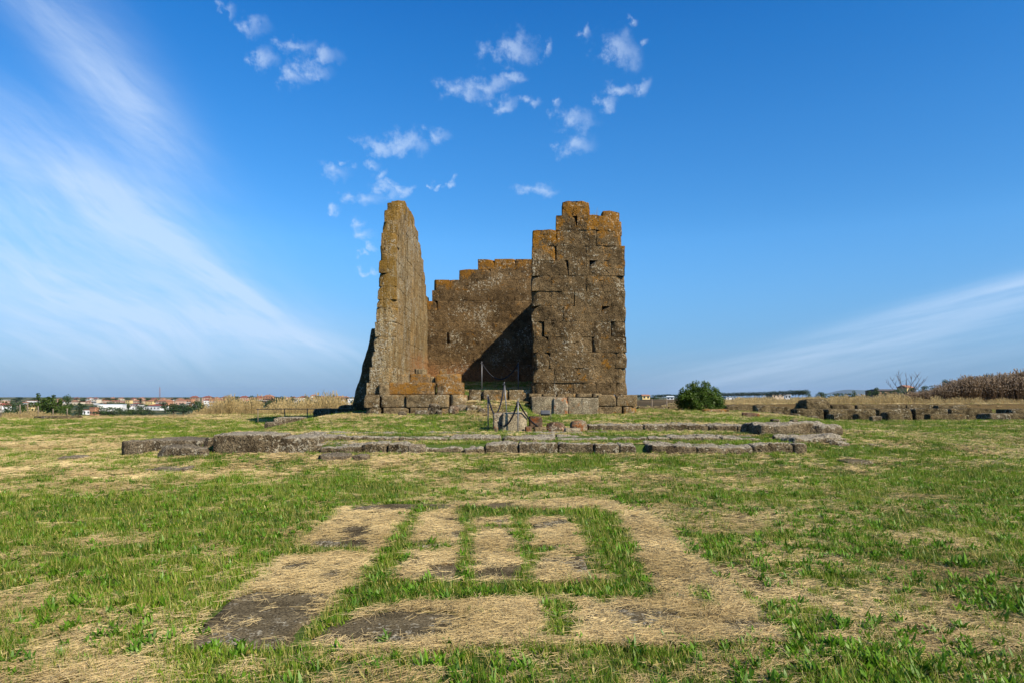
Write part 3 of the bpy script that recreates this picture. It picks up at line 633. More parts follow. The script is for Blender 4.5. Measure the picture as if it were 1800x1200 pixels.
L = [
 # px, top, foot, width, d, depth, mat, seed, kwargs, label
 ('broken orange topped stone block standing on the threshold left of the fluted fragments', 737.5, 656, 672, 36, 29.3, .5, 'orange', 1, {}),
 ('flat orange stone block on the threshold, right one of the two', 788, 657, 672, 45, 29.3, .5, 'orange', 2, {}),
 ('small squat stump of stone on top of the right threshold block', 778, 648, 657.5, 12, 29.4, .35, 'orange', 3, {'r': .04}),
 ('small dark stone wedged between the two threshold blocks', 760, 661, 672, 8, 29.5, .4, 'base', 4, {}),
 ('upright broken stone at the left foot of the left wall, beside the long orange block', 674, 676, 693, 18, 28.75, .4, 'base', 5, {'chips': 5}),
 ('pale stone block with a dark side, first in the row under the front wall', 965, 697, 728, 61, 27.9, .9, 'pale', 6, {'chips': 1}),
 ('pale stone block with a bright orange lichen blotch under the front wall', 986, 698, 728, 26, 27.80, .8, 'paleor', 7, {'chips': 2}),
 ('pale cream stone block, third in the row under the front wall', 1012, 698, 727, 27, 27.9, .9, 'pale', 8, {'chips': 1}),
 ('smooth pale stone block, last in the row under the front wall', 1037, 698, 727, 31, 27.88, .9, 'pale', 9, {'chips': 1, 'amp': .012}),
 ('dark boulder lying in front of the podium, left of the doorway slope', 812, 712, 727, 22, 27.6, .5, 'grey', 12, {'chips': 6, 'r': .12}),
 ('dark boulder with an orange tip beside the foot of the podium', 796, 713, 729, 17, 27.4, .45, 'rust', 13, {'chips': 6, 'r': .12}),
 ('leaning squared stone at the foot of the podium', 757, 711, 727, 18, 27.6, .5, 'grey', 14, {'roll': .25, 'chips': 4}),
 ('flat pale stone on the grass in front of the podium', 741, 721, 730, 24, 27.4, .5, 'grey', 15, {'chips': 4}),
 ('small round stone in the grass near the left of the podium', 707, 724, 733, 14, 27, .3, 'grey', 16, {'r': .12, 'chips': 4}),
 ('small grey stone between the leaning stone and the dark boulder', 772, 720, 729, 9, 27.4, .3, 'grey', 17, {'chips': 4}),
 ('brown boulder at the top of the grass slope right of the podium boulders', 832, 711, 722, 24, 27.5, .5, 'base', 18, {'r': .14, 'chips': 6}),
 ('small pale stone on the grass slope below the low doorway wall', 847, 716, 723, 10, 27.2, .3, 'grey', 19, {'r': .1, 'chips': 4}),
 # altar group
 ('large pale upright altar stone streaked with orange, behind the near rope post', 905, 724, 760, 44, 21.2, .7, 'pale', 21, {'chips': 2}),
 ('dark sided stone on the left of the altar stone', 876, 726, 757, 20, 21.35, .6, 'rustpale', 22, {'chips': 3}),
 ('dark red brown stone right of the altar stone under the rope', 942, 731, 750, 24, 21.9, .5, 'rust', 23, {'chips': 3}),
 ('little dark stone at the foot of the altar stone', 929, 748, 761, 14, 20.9, .35, 'rust', 24, {'chips': 3}),
 ('small low stone between the altar and the orange spotted rocks', 950, 751, 762, 22, 21.0, .35, 'base', 25, {'chips': 3}),
 ('jagged rock with an orange face near the middle of the steps', 978, 743, 762, 32, 21.1, .5, 'rust', 26, {'chips': 7, 'r': .1, 'chip': .45}),
 ('rounded rock with an orange right side at the start of the top step', 1016, 740, 760, 29, 21.3, .5, 'rustpale', 27, {'chips': 5, 'r': .14}),
 ('light brown wedge shaped stone in front of the orange rocks', 1007, 753, 767, 29, 20.5, .5, 'pale', 28, {'chips': 6, 'chip': .45}),
 ('small pale stone at the foot of the jagged rock', 981, 757, 766, 16, 20.5, .3, 'grey', 29, {'chips': 4}),
 ('low flat stone in the grass right of the wedge shaped stone', 1042, 758, 768, 24, 20.4, .4, 'grey', 30, {'chips': 4}),
 ('squared grey stone standing on the middle step', 1064, 758, 769, 14, 20.3, .3, 'grey', 31, {'chips': 2}),
 ('small upright marker stone left of the altar', 872.5, 752, 761, 5, 20.9, .12, 'grey', 32, {'chips': 1}),
 # left part of the stair
 ('large square weathered block with knobbly face at the left end of the steps', 415, 763, 805, 89, 17.0, 1.3, 'step', 41, {'chips': 1, 'amp': .05, 'r': .08}),
 ('upright weathered block squeezed beside the large square block', 474, 763, 804, 29, 17.05, 1.2, 'step', 42, {'chips': 1, 'amp': .05, 'r': .09}),
 ('weathered block behind the long low block, third from the left of the steps', 520, 768, 803, 62, 17.15, 1.1, 'step', 43, {'chips': 1, 'amp': .04, 'r': .1}),
 ('small dark stone leaning on the left side of the large square block', 365, 768, 793, 17, 17.5, .6, 'grey', 44, {'chips': 5, 'chip': .45}),
 ('long dark tilted boulder in the grass left of the steps', 313, 781, 812, 92, 16.6, .75, 'grey', 45, {'chips': 7, 'chip': .42, 'r': .1, 'amp': .06, 'roll': .05, 'rz': -.12}),
 ('low grey slab at the far left beside the grass', 229, 776, 792, 38, 17.9, .8, 'grey', 46, {'chips': 2, 'sink': .2}),
 ('long low slab behind the dark tilted boulder', 303, 773, 790, 106, 18.2, 1.4, 'grey', 47, {'chips': 2, 'sink': .2}),
 ('low knobbly stone lying in front of the steps on the left', 583, 800, 817, 60, 16.0, .5, 'grey', 48, {'chips': 4, 'amp': .04, 'sink': .15}),
 ('small low stone beside the knobbly stone in front of the steps', 630, 801, 818, 28, 16.0, .4, 'grey', 49, {'chips': 4, 'amp': .04, 'sink': .15}),
 ('flat slab sunk in dry grass before the dark tilted boulder', 283, 825, 845, 66, 14.2, .8, 'grey', 50, {'chips': 4, 'sink': .2}),
 ('rusty topped small block in the gap of the lowest step', 731, 781, 799, 30, 17.0, .45, 'rustpale', 51, {'chips': 4}),
 ('flat grey slab sunk in the lawn at the far left', 117, 803, 812, 34, 17, .8, 'grey', 52, {'chips': 3}),
 # right end rubble
 ('big sloping rock behind the right end of the steps', 1388, 744, 776, 108, 19.5, 1.5, 'step', 61, {'chips': 5, 'chip': .35, 'amp': .07, 'r': .15}),
 ('dark crevice sided rock at the far right end of the top step', 1453, 746, 775, 62, 19.4, 1.3, 'step', 62, {'chips': 6, 'chip': .4, 'amp': .07, 'r': .15, 'roll': .10}),
 ('flat ledge rock in front of the sloping rock', 1440, 768, 797, 112, 17.8, 1.3, 'step', 63, {'chips': 4, 'chip': .3, 'amp': .07, 'r': .12}),
 ('rough broken rock at the lower right corner of the steps', 1483, 779, 798, 44, 17.5, .7, 'step', 64, {'chips': 7, 'chip': .45, 'amp': .06, 'r': .1}),
 ('small rusty footed stone right of the lower right corner', 1512, 784, 797, 26, 17.4, .5, 'rustpale', 65, {'chips': 6, 'chip': .45}),
 ('grey pointed stone, last one on the right of the steps', 1536, 780, 796, 30, 17.6, .5, 'grey', 66, {'chips': 6, 'chip': .45}),
 ('low pale stone nearly lost in the grass right of the steps', 1568, 790, 797, 22, 17.5, .4, 'grey', 67, {'chips': 5}),
 ('small dark stone lying on the grass behind the top step', 1365, 737, 745, 14, 22.5, .3, 'grey', 68, {'chips': 4}),
 ('rounded stone sitting on top of the sloping rock', 1399, 737, 747, 14, 20.2, .3, 'grey', 69, {'chips': 4, 'r': .1}),
 ('flat grey slab in the grass in front of the right rubble', 1513, 810, 823, 48, 15.3, .7, 'slab', 70, {'chips': 3}),
 # behind, beside the bush
 ('long orange brown block lying right of the bush', 1261, 718, 729, 45, 31, .6, 'orange', 71, {'chips': 4, 'sink': .2}),
 ('short red brown block in the grass, right of the long orange brown block', 1322, 726, 736, 28, 26.5, .5, 'rust', 72, {'chips': 3, 'sink': .2}),
 ('small stone in the lawn in front of the excavated walls, left one', 1432, 731, 739, 17, 38, .5, 'grey', 73, {'chips': 4, 'sink': .2}),
 ('small stone in the lawn in front of the excavated walls, right one', 1543, 732, 740, 17, 37.5, .5, 'grey', 74, {'chips': 4, 'sink': .2}),
 # left rear
 ('pitted grey block of the small group on the left lawn', 507, 733, 745, 46, 27.5, .8, 'step', 81, {'chips': 2, 'sink': .2}),
 ('smaller grey block at the left side of the pitted block', 487, 735, 748, 14, 27.3, .6, 'grey', 82, {'chips': 3, 'sink': .2}),
 ('pale tumbled stone at the far left of the small group on the left lawn', 473, 741, 754, 22, 26.8, .6, 'grey', 83, {'chips': 6, 'sink': .2}),
 ('dark stone mass at the end of the wooden rail', 565, 718, 731, 33, 38, 1.5, 'far', 84, {'chips': 5, 'r': .2, 'sink': .3}),
 ('small dark stone between the two dark masses beside the temple', 591, 718.5, 730, 14, 38, 1., 'far', 85, {'chips': 5, 'r': .2, 'sink': .3}),
 ('long dark stone mass in the shade against the left of the temple', 609, 712, 729, 34, 38, 1.5, 'far', 86, {'chips': 5, 'r': .2, 'sink': .3}),
]
M['paleor'] = tuff('pale_stone_orange_blotch', (.20, .165, .11), (.36, .31, .22), orange=1.0, white=.3, bd=.025, ocol=(.62, .17, .012))
M['rustpale'] = tuff('rust_spotted_stone', (.12, .09, .06), (.27, .22, .15), orange=.65, white=.4, bd=.03, ocol=(.45, .13, .015))
for (lb, px, y0, y1, wp, d, dep, mt, sd, kw) in L:
    kw.setdefault('chips', 3)
    rock(lb, px, y0, y1, wp, d, dep, M[mt], sd, name='stone_block' if kw['chips'] < 4 else 'loose_stone', cat='stone', **kw)
def fluted(label, px, py0, py1, wpx, d, mat, seed, dep=.35):
    """piece of a fluted column lying on its base: ridged front, broken top"""
    w_ = wpx/FOC*d; z0, z1_ = zp(py1, d), zp(py0, d); n = 5; mb = MB(); rng = random.Random(seed)
    sg = 60; rows = 8; V = []
    for j in range(rows+1):
        for i in range(sg):
            a = 2*math.pi*i/sg; rr = 1-.16*abs(math.sin(a*n*1.0))**.6
            x = math.cos(a)*w_/2*rr; y = math.sin(a)*dep/2*rr
            zz = (z1_-z0)*j/rows + (.05*vnoise(x*9, y*9, 0, seed) if j == rows else 0)
            V.append((x+.008*float(vnoise(x*8, y*8, zz*8, 2)), y, float(zz)))
    Q = [(j*sg+i, j*sg+(i+1) % sg, (j+1)*sg+(i+1) % sg, (j+1)*sg+i) for j in range(rows) for i in range(sg)]
    V.append((0, 0, z1_-z0)); T = [(rows*sg+i, rows*sg+(i+1) % sg, len(V)-1) for i in range(sg)]
    mb.add(V, Q, T); me = mkmesh('fluted_column_fragment', V, [np.array(Q), np.array(T)], mat)
    tag(link('fluted_column_fragment', me, loc=(at(px, d), d+dep/2, z0)), label, 'column fragment')
fluted('wide dark fluted column fragment at the foot of the left wall', 703, 657.5, 672, 26, 29.2, M['base'], 1)
fluted('small fluted column fragment standing on the left threshold block', 739, 648.5, 656.5, 22, 29.45, M['base'], 2, .3)
fluted('small rust coloured fluted fragment in front of the grey blocks on the left lawn', 495, 745, 755, 20, 26.2, M['rust'], 3, .35)
# ---------------------------------------------------------------- the three long steps: rows of worn blocks
def steprow(label, d, runs, y0, y1, dep, seed, hv=2., group='worn stone steps before the temple', wander=1.0):
    root = empty('stone_step', (0, 0, 0)); tag(root, label, 'stone steps')
    rng = random.Random(seed); first = None
    for (xa, xb) in runs:
        x = xa
        while x < xb-6:
            wp = rng.uniform(34, 100)
            if xb-(x+wp) < 26: wp = xb-x
            t = y0+rng.uniform(-1, 1)*1.2*wander; dd = d+rng.uniform(-.10, .12)*wander; cxp = x+wp/2
            w_ = wp/FOC*dd; top = zp(t, dd); bot = zp(y1, dd)-.12; hz = (top-bot)/2
            dpt = dep*rng.uniform(.8, 1.15)
            V, Q = stone(w_/2-rng.choice((0, 0, .012)), dpt/2, hz, res=.05, r=rng.uniform(.04, .08), amp=.075, seed=rng.randrange(9999), chips=rng.choice((0, 1, 2, 3)), org=(at(cxp, dd), dd, bot), chip=.16, freq=5., av=(.3, 1, .9), ls=2)
            V = V+[at(cxp, dd), dd+dpt/2, bot+hz]
            o = link('step_block', mkmesh('step_block', V, Q, M['step']), root)
            x += wp
    return root
steprow('lowest long step, a broken row of low weathered blocks in the grass', 17.05, [(488, 724), (852, 1120), (1140, 1421)], 781.5, 799, .95, 101)
steprow('middle long step, a thin straight row of worn blocks', 18.5, [(440, 1340)], 768.8, 777, 1.3, 102, wander=.6)
steprow('top long step, a row of pale topped blocks below the lawn before the temple', 21.45, [(1034, 1330)], 745.5, 759, .8, 103, wander=.6)
steprow('thin inner line of flush stones behind the left blocks', 20.1, [(520, 1030)], 761.5, 768, .9, 104, wander=.6)
steprow('sunken broken stones that close the gap in the lowest step', 17.1, [(724, 852)], 786.5, 797, .6, 105, wander=1.5)
# ---------------------------------------------------------------- excavated walls on the right
def ruinrow(label, d, runs, y0, y1, dep, seed, mat='far', wr=(24, 60), vary=2.):
    root = empty('excavated_masonry', (0, 0, 0)); tag(root, label, 'ruined wall'); rng = random.Random(seed)
    for (xa, xb) in runs:
        x = xa
        while x < xb-4:
            wp = min(rng.uniform(*wr), xb-x)
            if xb-(x+wp) < 12: wp = xb-x
            dd = d+rng.uniform(-.5, .3); cxp = x+wp/2; t = y0+rng.uniform(-vary, vary*.6)
            w_ = wp/FOC*dd; top = zp(t, dd); bot = zp(y1, dd)-.3; hz = (top-bot)/2; dpt = dep*rng.uniform(.7, 1.2)
            V, Q = stone(w_/2-.01, dpt/2, hz, res=.12, r=rng.uniform(.06, .16), amp=.07, seed=rng.randrange(9999), chips=rng.choice((1, 3, 4)), org=(at(cxp, dd), dd, bot), chip=.22, freq=1.6)
            o = link('wall_block', mkmesh('wall_block', V+[at(cxp, dd), dd+dpt/2, bot+hz], Q, M[mat]), root); x += wp
ruinrow('low front row of excavated wall blocks at the right, with dark gaps between them', 42, [(1362, 1380), (1395, 1409), (1465, 1490), (1508, 1536), (1560, 1590), (1635, 1700), (1730, 1850)], 726, 737, .8, 201, wr=(24, 90))
ruinrow('middle row of the excavated walls, long pale blocks', 44.5, [(1400, 1450), (1456, 1605), (1609, 1668), (1670, 1745), (1780, 1850)], 718.5, 735, 1.6, 202, wr=(50, 130), vary=1.2)
ruinrow('rear row of the excavated walls, dark topped blocks against the dry grass', 47.2, [(1462, 1505), (1506, 1706)], 710.5, 722, 1.4, 203, wr=(50, 110), vary=1.6)
ruinrow('low ruined wall line behind the bush', 44, [(1120, 1190), (1276, 1390)], 713.5, 730, 1., 204, wr=(40, 80), vary=1.)
rock('sloping dark block that rises highest of the excavated ruins at the right', 1440, 702.5, 722, 44, 46.5, 2., M['far'], 301, name='stone_block', cat='stone', chips=5, r=.2, amp=.08, chip=.4)
rock('dark triangular stone standing at the left of the excavated walls', 1346, 712, 728, 26, 42, 1.0, M['far'], 302, name='loose_stone', cat='stone', chips=7, chip=.5)
rock('white grey pile of stone at the far right of the front row', 1755, 726, 737, 44, 41.5, .9, M['grey'], 303, name='loose_stone', cat='stone', chips=6, chip=.4)
rock('dark low earth covered stone at the far left edge of the lawn', 80, 731.5, 740, 76, 41, 1.6, M['far'], 304, name='loose_stone', cat='stone', chips=6, chip=.5, r=.2)
rock('half buried dark stone at the left border', 5, 738, 743, 26, 39, .8, M['far'], 305, name='loose_stone', cat='stone', chips=6, chip=.5, r=.2)

# ---------------------------------------------------------------- altar court paving
def slab(poly, label, seed):
    pts = [gp(px, py) for px, py in poly]; X = np.array([p[0] for p in pts]); Y = np.array([p[1] for p in pts]); res = .035
    gx = np.arange(X.min()-.05, X.max()+.05, res); gy = np.arange(Y.min()-.05, Y.max()+.05, res)
    A, B = np.meshgrid(gx, gy, indexing='ij'); n, m = A.shape
    wob = .035
    ins = inpoly(A+wob*fbm(A*3, B*3, 0, 3, seed), B+wob*fbm(A*3, B*3, 5, 3, seed), pts)
    ins &= np.pad(np.ones((n-2, m-2), bool), 1)
    cell = ins[:-1, :-1] & ins[1:, :-1] & ins[1:, 1:] & ins[:-1, 1:]
    i, j = np.nonzero(cell); a = i*m+j; Q = np.stack([a, a+m, a+m+1, a+1], 1)
    full = ins.copy(); full[1:-1, 1:-1] &= ins[:-2, 1:-1] & ins[2:, 1:-1] & ins[1:-1, :-2] & ins[1:-1, 2:]
    z = .024+.010*fbm(A*2.2, B*2.2, 0, 4, 7)+.004*vnoise(A*14, B*14, 0, 3); z = np.where(full, z, -.05)
    used, inv = np.unique(Q, return_inverse=True); V = np.stack([A.ravel(), B.ravel(), z.ravel()], 1)[used]
    c = V.mean(0); c[2] = 0
    o = link('flagstone', mkmesh('flagstone', V-c, inv.reshape(Q.shape), M['slab']), loc=tuple(c)); tag(o, label, 'stone slab', 'stone slabs paved into the turf')
for k, (p, lb, kd) in enumerate(SLABS): slab(p, lb, k+200)

# ---------------------------------------------------------------- rope barrier, lamp, rail
def post(label, px, ytop, d, lean=0.):
    x = at(px, d); g = z1(x, d) if d > 30.5 or d < 29 else zp(688, d); h = zp(ytop, d)-g
    root = empty('rope_post', (x, d, g)); tag(root, label, 'post', 'thin metal posts of the rope barrier')
    mb = MB(); mb.tube([(0, 0, -.05), (lean*.5, 0, h*.5), (lean, 0, h)], .019, 8); mb.build('pole', M['steel'], root)
    c = MB(); c.tube([(lean, 0, h-.02), (lean, 0, h+.035)], [.024, .012], 8); c.tube([(lean, -.0, h-.03), (lean-.06, -.02, h-.055)], .012, 6); c.build('rope_hook', M['steel'], root)
    return Vector((x+lean, d, g+h-.03))
p1 = post('left one of the two metal posts inside the dark doorway', 847, 636, 30.6)
p2 = post('right one of the two metal posts inside the dark doorway', 911, 637, 30.6)
p3 = post('leaning metal post on the grass slope, tallest in front of the doorway', 892, 672, 24.2, -.11)
p4 = post('metal post at the left end of the rope, on the grass slope', 858, 695, 21.6)
p5 = post('nearest metal post, before the pale altar stone', 910.5, 703, 20.9)
def rope(label, a, b, sag, end=None):
    mb = MB(); n = 24; pts = []
    for i in range(n+1):
        t = i/n; p = a.lerp(b, t); p.z -= sag*4*t*(1-t); pts.append(p)
    mb.tube(pts, .027, 6); o = mb.build('barrier_rope', M['rope']); tag(o, label, 'rope')
rope('dark rope sagging between the two doorway posts', p1, p2, .72)
rope('dark rope sagging from the left post up to the leaning post', p4, p3, .78)
rope('dark rope sagging from the left post to the nearest post', p4, p5, .83)
end = Vector((at(975, 22.8), 22.8, zp(742.5, 22.8)))
rope('dark rope falling from the nearest post to the ground on its right', p5, end, .42)
x, d = at(958.5, 24.5), 24.5; g = z1(x, d)
fl = empty('floodlight', (x, d, g)); tag(fl, 'small grey ground floodlight in front of the pale blocks', 'floodlight')
zt = zp(720, d)-g
mb = MB(); V, Q = stone(.17, .07, .085, res=.06, r=.03, amp=0, org=(0, 0, 0)); mb.add(V@np.array(Matrix.Rotation(.5, 3, 'X'))+[0, 0, zt-.1], Q); mb.build('lamp_housing', M['lampbody'], fl)
mb = MB(); mb.tube([(-.2, 0, -.02), (-.2, 0, zt-.10), (-.15, 0, zt-.1)], .012, 6); mb.tube([(.2, 0, -.02), (.2, 0, zt-.10), (.15, 0, zt-.1)], .012, 6); mb.tube([(-.2, 0, .01), (.45, .02, .015)], .012, 6); mb.build('bracket', M['lampbody'], fl)
# wooden rail fence at the edge of the mound on the left
d = 36.; rf = empty('rail_fence', (at(455, d), d, 0)); tag(rf, 'thin weathered wooden rail on low posts before the tall dry grass at the left', 'fence')
mb = MB(); mb.tube([(at(x, d)-at(455, d), 0, zp(y, d)) for x, y in ((450, 718.5), (500, 718), (560, 718), (625, 717))], .02, 6); mb.build('rail', M['wood'], rf)
for px in (453, 500, 540, 578, 622):
    xx = at(px, d); mb = MB(); mb.tube([(xx-at(455, d), .03, z1(xx, d)-.1), (xx-at(455, d), .03, zp(717, d))], .025, 6); mb.build('fence_post', M['wood'], rf)
# wire fence right of the temple, behind
d = 52.; wf = empty('wire_fence', (at(1125, d), d, 0)); tag(wf, 'low brown mesh fence between the temple and the bush', 'fence')
for px in (1118, 1146, 1172, 1199, 1226):
    xx = at(px, d)-at(1125, d); mb = MB(); mb.tube([(xx, 0, z1(at(px, d), d)-.1), (xx, 0, zp(700.5, d))], .04, 6); mb.build('fence_post', M['wood'], wf)
mb = MB(); mb.tube([(0, 0, zp(702, d)), (at(1230, d)-at(1125, d), 0, zp(702, d))], .035, 6); mb.build('rail', M['wood'], wf)
# ---------------------------------------------------------------- ground cover
PROTO = {}
def collect(name, meshes):
    c = bpy.data.collections.new(name)
    for i, me in enumerate(meshes):
        o = bpy.data.objects.new('%s_%02d' % (name, i), me); c.objects.link(o)
    return c
def strip(base, direc, up, L, w, n, curve, prof):
    """blade: a bent strip of n segments"""
    base = np.array(base, float); d = np.array(direc, float); side = np.cross(d, up); side /= np.linalg.norm(side)+1e-9
    V = []; p = base.copy(); u = np.array(up, float)
    for i in range(n+1):
        t = i/n; ww = w*prof(t)/2
        V.append(p-side*ww); V.append(p+side*ww)
        a = curve*t/n*2; u2 = u*math.cos(a*.5)+d*math.sin(a*.5); u2 /= np.linalg.norm(u2)
        p = p+u2*L/n; u = u2
    Q = [(2*i, 2*i+1, 2*i+3, 2*i+2) for i in range(n)]
    return V, Q
def tuft(seed, n, rad, h, w, lean, seg=2, curve=1., flat=False, prof=lambda t: 1-t*.92, zmax=.02):
    rng = random.Random(seed); mb = MB()
    for k in range(n):
        a = rng.uniform(0, 6.283); r = rad*math.sqrt(rng.random()); b = (r*math.cos(a), r*math.sin(a), 0)
        th = rng.uniform(0, 6.283)
        if flat:
            dz = rng.uniform(-.12, .16); up = np.array([math.cos(th), math.sin(th), dz]); up /= np.linalg.norm(up)
            b = (b[0], b[1], rng.uniform(.002, zmax)); d = np.array([0, 0, -1.]) if rng.random() < .5 else np.array([math.sin(th), -math.cos(th), 0.])
            V, Q = strip(b, d, up, h*rng.uniform(.5, 1.3), w*rng.uniform(.6, 1.2), 2, rng.uniform(0, .8), prof)
        else:
            le = rng.uniform(.2, 1)*lean; up = np.array([math.cos(th)*le, math.sin(th)*le, 1.]); up /= np.linalg.norm(up)
            V, Q = strip(b, np.array([math.cos(th), math.sin(th), -.1]), up, h*rng.uniform(.5, 1.15), w*rng.uniform(.7, 1.2), seg, curve*rng.uniform(.3, 1.3), prof)
        mb.add(V, Q, a=rng.random())
    return mb
def asmesh(mb, name, mat):
    return mkmesh(name, np.concatenate(mb.V), [np.concatenate(mb.Q)] + ([np.concatenate(mb.T)] if mb.T else []), mat, attrs={'blade': np.concatenate(mb.A)})
leafp = lambda t: math.sin(math.pi*min(1, t*.93+.07))**.7+.02
def scatter(name, pts, rot, scl, idx, tint, protos, kind='stuff', label=None, cat=None, single=None):
    me = bpy.data.meshes.new(name); n = len(pts); me.vertices.add(n); me.vertices.foreach_set('co', np.asarray(pts, np.float32).ravel())
    a = me.attributes.new('rot', 'FLOAT_VECTOR', 'POINT'); a.data.foreach_set('vector', np.asarray(rot, np.float32).ravel())
    a = me.attributes.new('scl', 'FLOAT_VECTOR', 'POINT'); a.data.foreach_set('vector', np.asarray(scl, np.float32).ravel())
    a = me.attributes.new('idx', 'INT', 'POINT'); a.data.foreach_set('value', np.asarray(idx, np.int32))
    a = me.attributes.new('tint', 'FLOAT', 'POINT'); a.data.foreach_set('value', np.asarray(tint, np.float32))
    o = link(name, me); c = collect(name+'_clumps', protos)
    g = bpy.data.node_groups.new(name+'_scatter', 'GeometryNodeTree')
    g.interface.new_socket('Geometry', in_out='INPUT', socket_type='NodeSocketGeometry'); g.interface.new_socket('Geometry', in_out='OUTPUT', socket_type='NodeSocketGeometry')
    N = g.nodes; l = g.links; gi = N.new('NodeGroupInput'); go = N.new('NodeGroupOutput')
    ci = N.new('GeometryNodeCollectionInfo'); ci.inputs['Collection'].default_value = c; ci.inputs['Separate Children'].default_value = True; ci.inputs['Reset Children'].default_value = True
    ip = N.new('GeometryNodeInstanceOnPoints'); ip.inputs['Pick Instance'].default_value = True
    def na(nm, dt):
        k = N.new('GeometryNodeInputNamedAttribute'); k.data_type = dt; k.inputs[0].default_value = nm; return k.outputs[0]
    l.new(gi.outputs[0], ip.inputs['Points']); l.new(ci.outputs[0], ip.inputs['Instance']); l.new(na('idx', 'INT'), ip.inputs['Instance Index'])
    l.new(na('rot', 'FLOAT_VECTOR'), ip.inputs['Rotation']); l.new(na('scl', 'FLOAT_VECTOR'), ip.inputs['Scale']); l.new(ip.outputs[0], go.inputs[0])
    m = o.modifiers.new('scatter', 'NODES'); m.node_group = g
    tag(o, label, cat, None, kind); return o
RS = np.random.RandomState(12)
def cloud(y0, y1, dens, x0=None, x1=None):
    """random points in the wedge the photograph could see, with a margin"""
    hw = y1*.80+2.0; n = int((y1-y0)*2*hw*dens); x = RS.uniform(-hw, hw, n); y = RS.uniform(y0, y1, n)
    k = np.abs(x) < y*.80+2.0; return x[k], y[k]
def footprints(x, y):
    """true where masonry stands, so that nothing grows through it"""
    b = (x > at(697, D0)-1.3) & (x < at(697, D0)+.03) & (y > 28.6) & (y < 40.7)
    b |= (x > fl_in) & (x < fl_in+1.0) & (y > 28.6) & (y < 40)
    b |= (x > fr0-.1) & (x < fr1+.3) & (y > 28.5) & (y < 29.9)
    b |= (x > lin) & (x < fl_in) & (y > 39.6) & (y < 40.5)
    b |= (x > at(637, 29)) & (x < at(822, 29)) & (y > 28.5) & (y < 30.1)
    b |= (x > at(821, 29.3)) & (x < at(936, 29.3)) & (y > 29.3) & (y < 30.05)
    for (xa, xb, d, dep) in ((372, 490, 17.0, 1.2), (490, 1421, 17.0, .7), (490, 552, 17.2, 1.), (470, 640, 18.5, .8), (690, 835, 18.5, .8), (440, 1340, 18.5, .95), (1034, 1330, 21.45, .5), (1352, 1480, 19.5, 1.3), (1392, 1485, 17.9, 1.2), (520, 1030, 20.1, .6)):
        b |= (x > at(xa, d)) & (x < at(xb, d)) & (y > d+.02) & (y < d+dep)
    return b
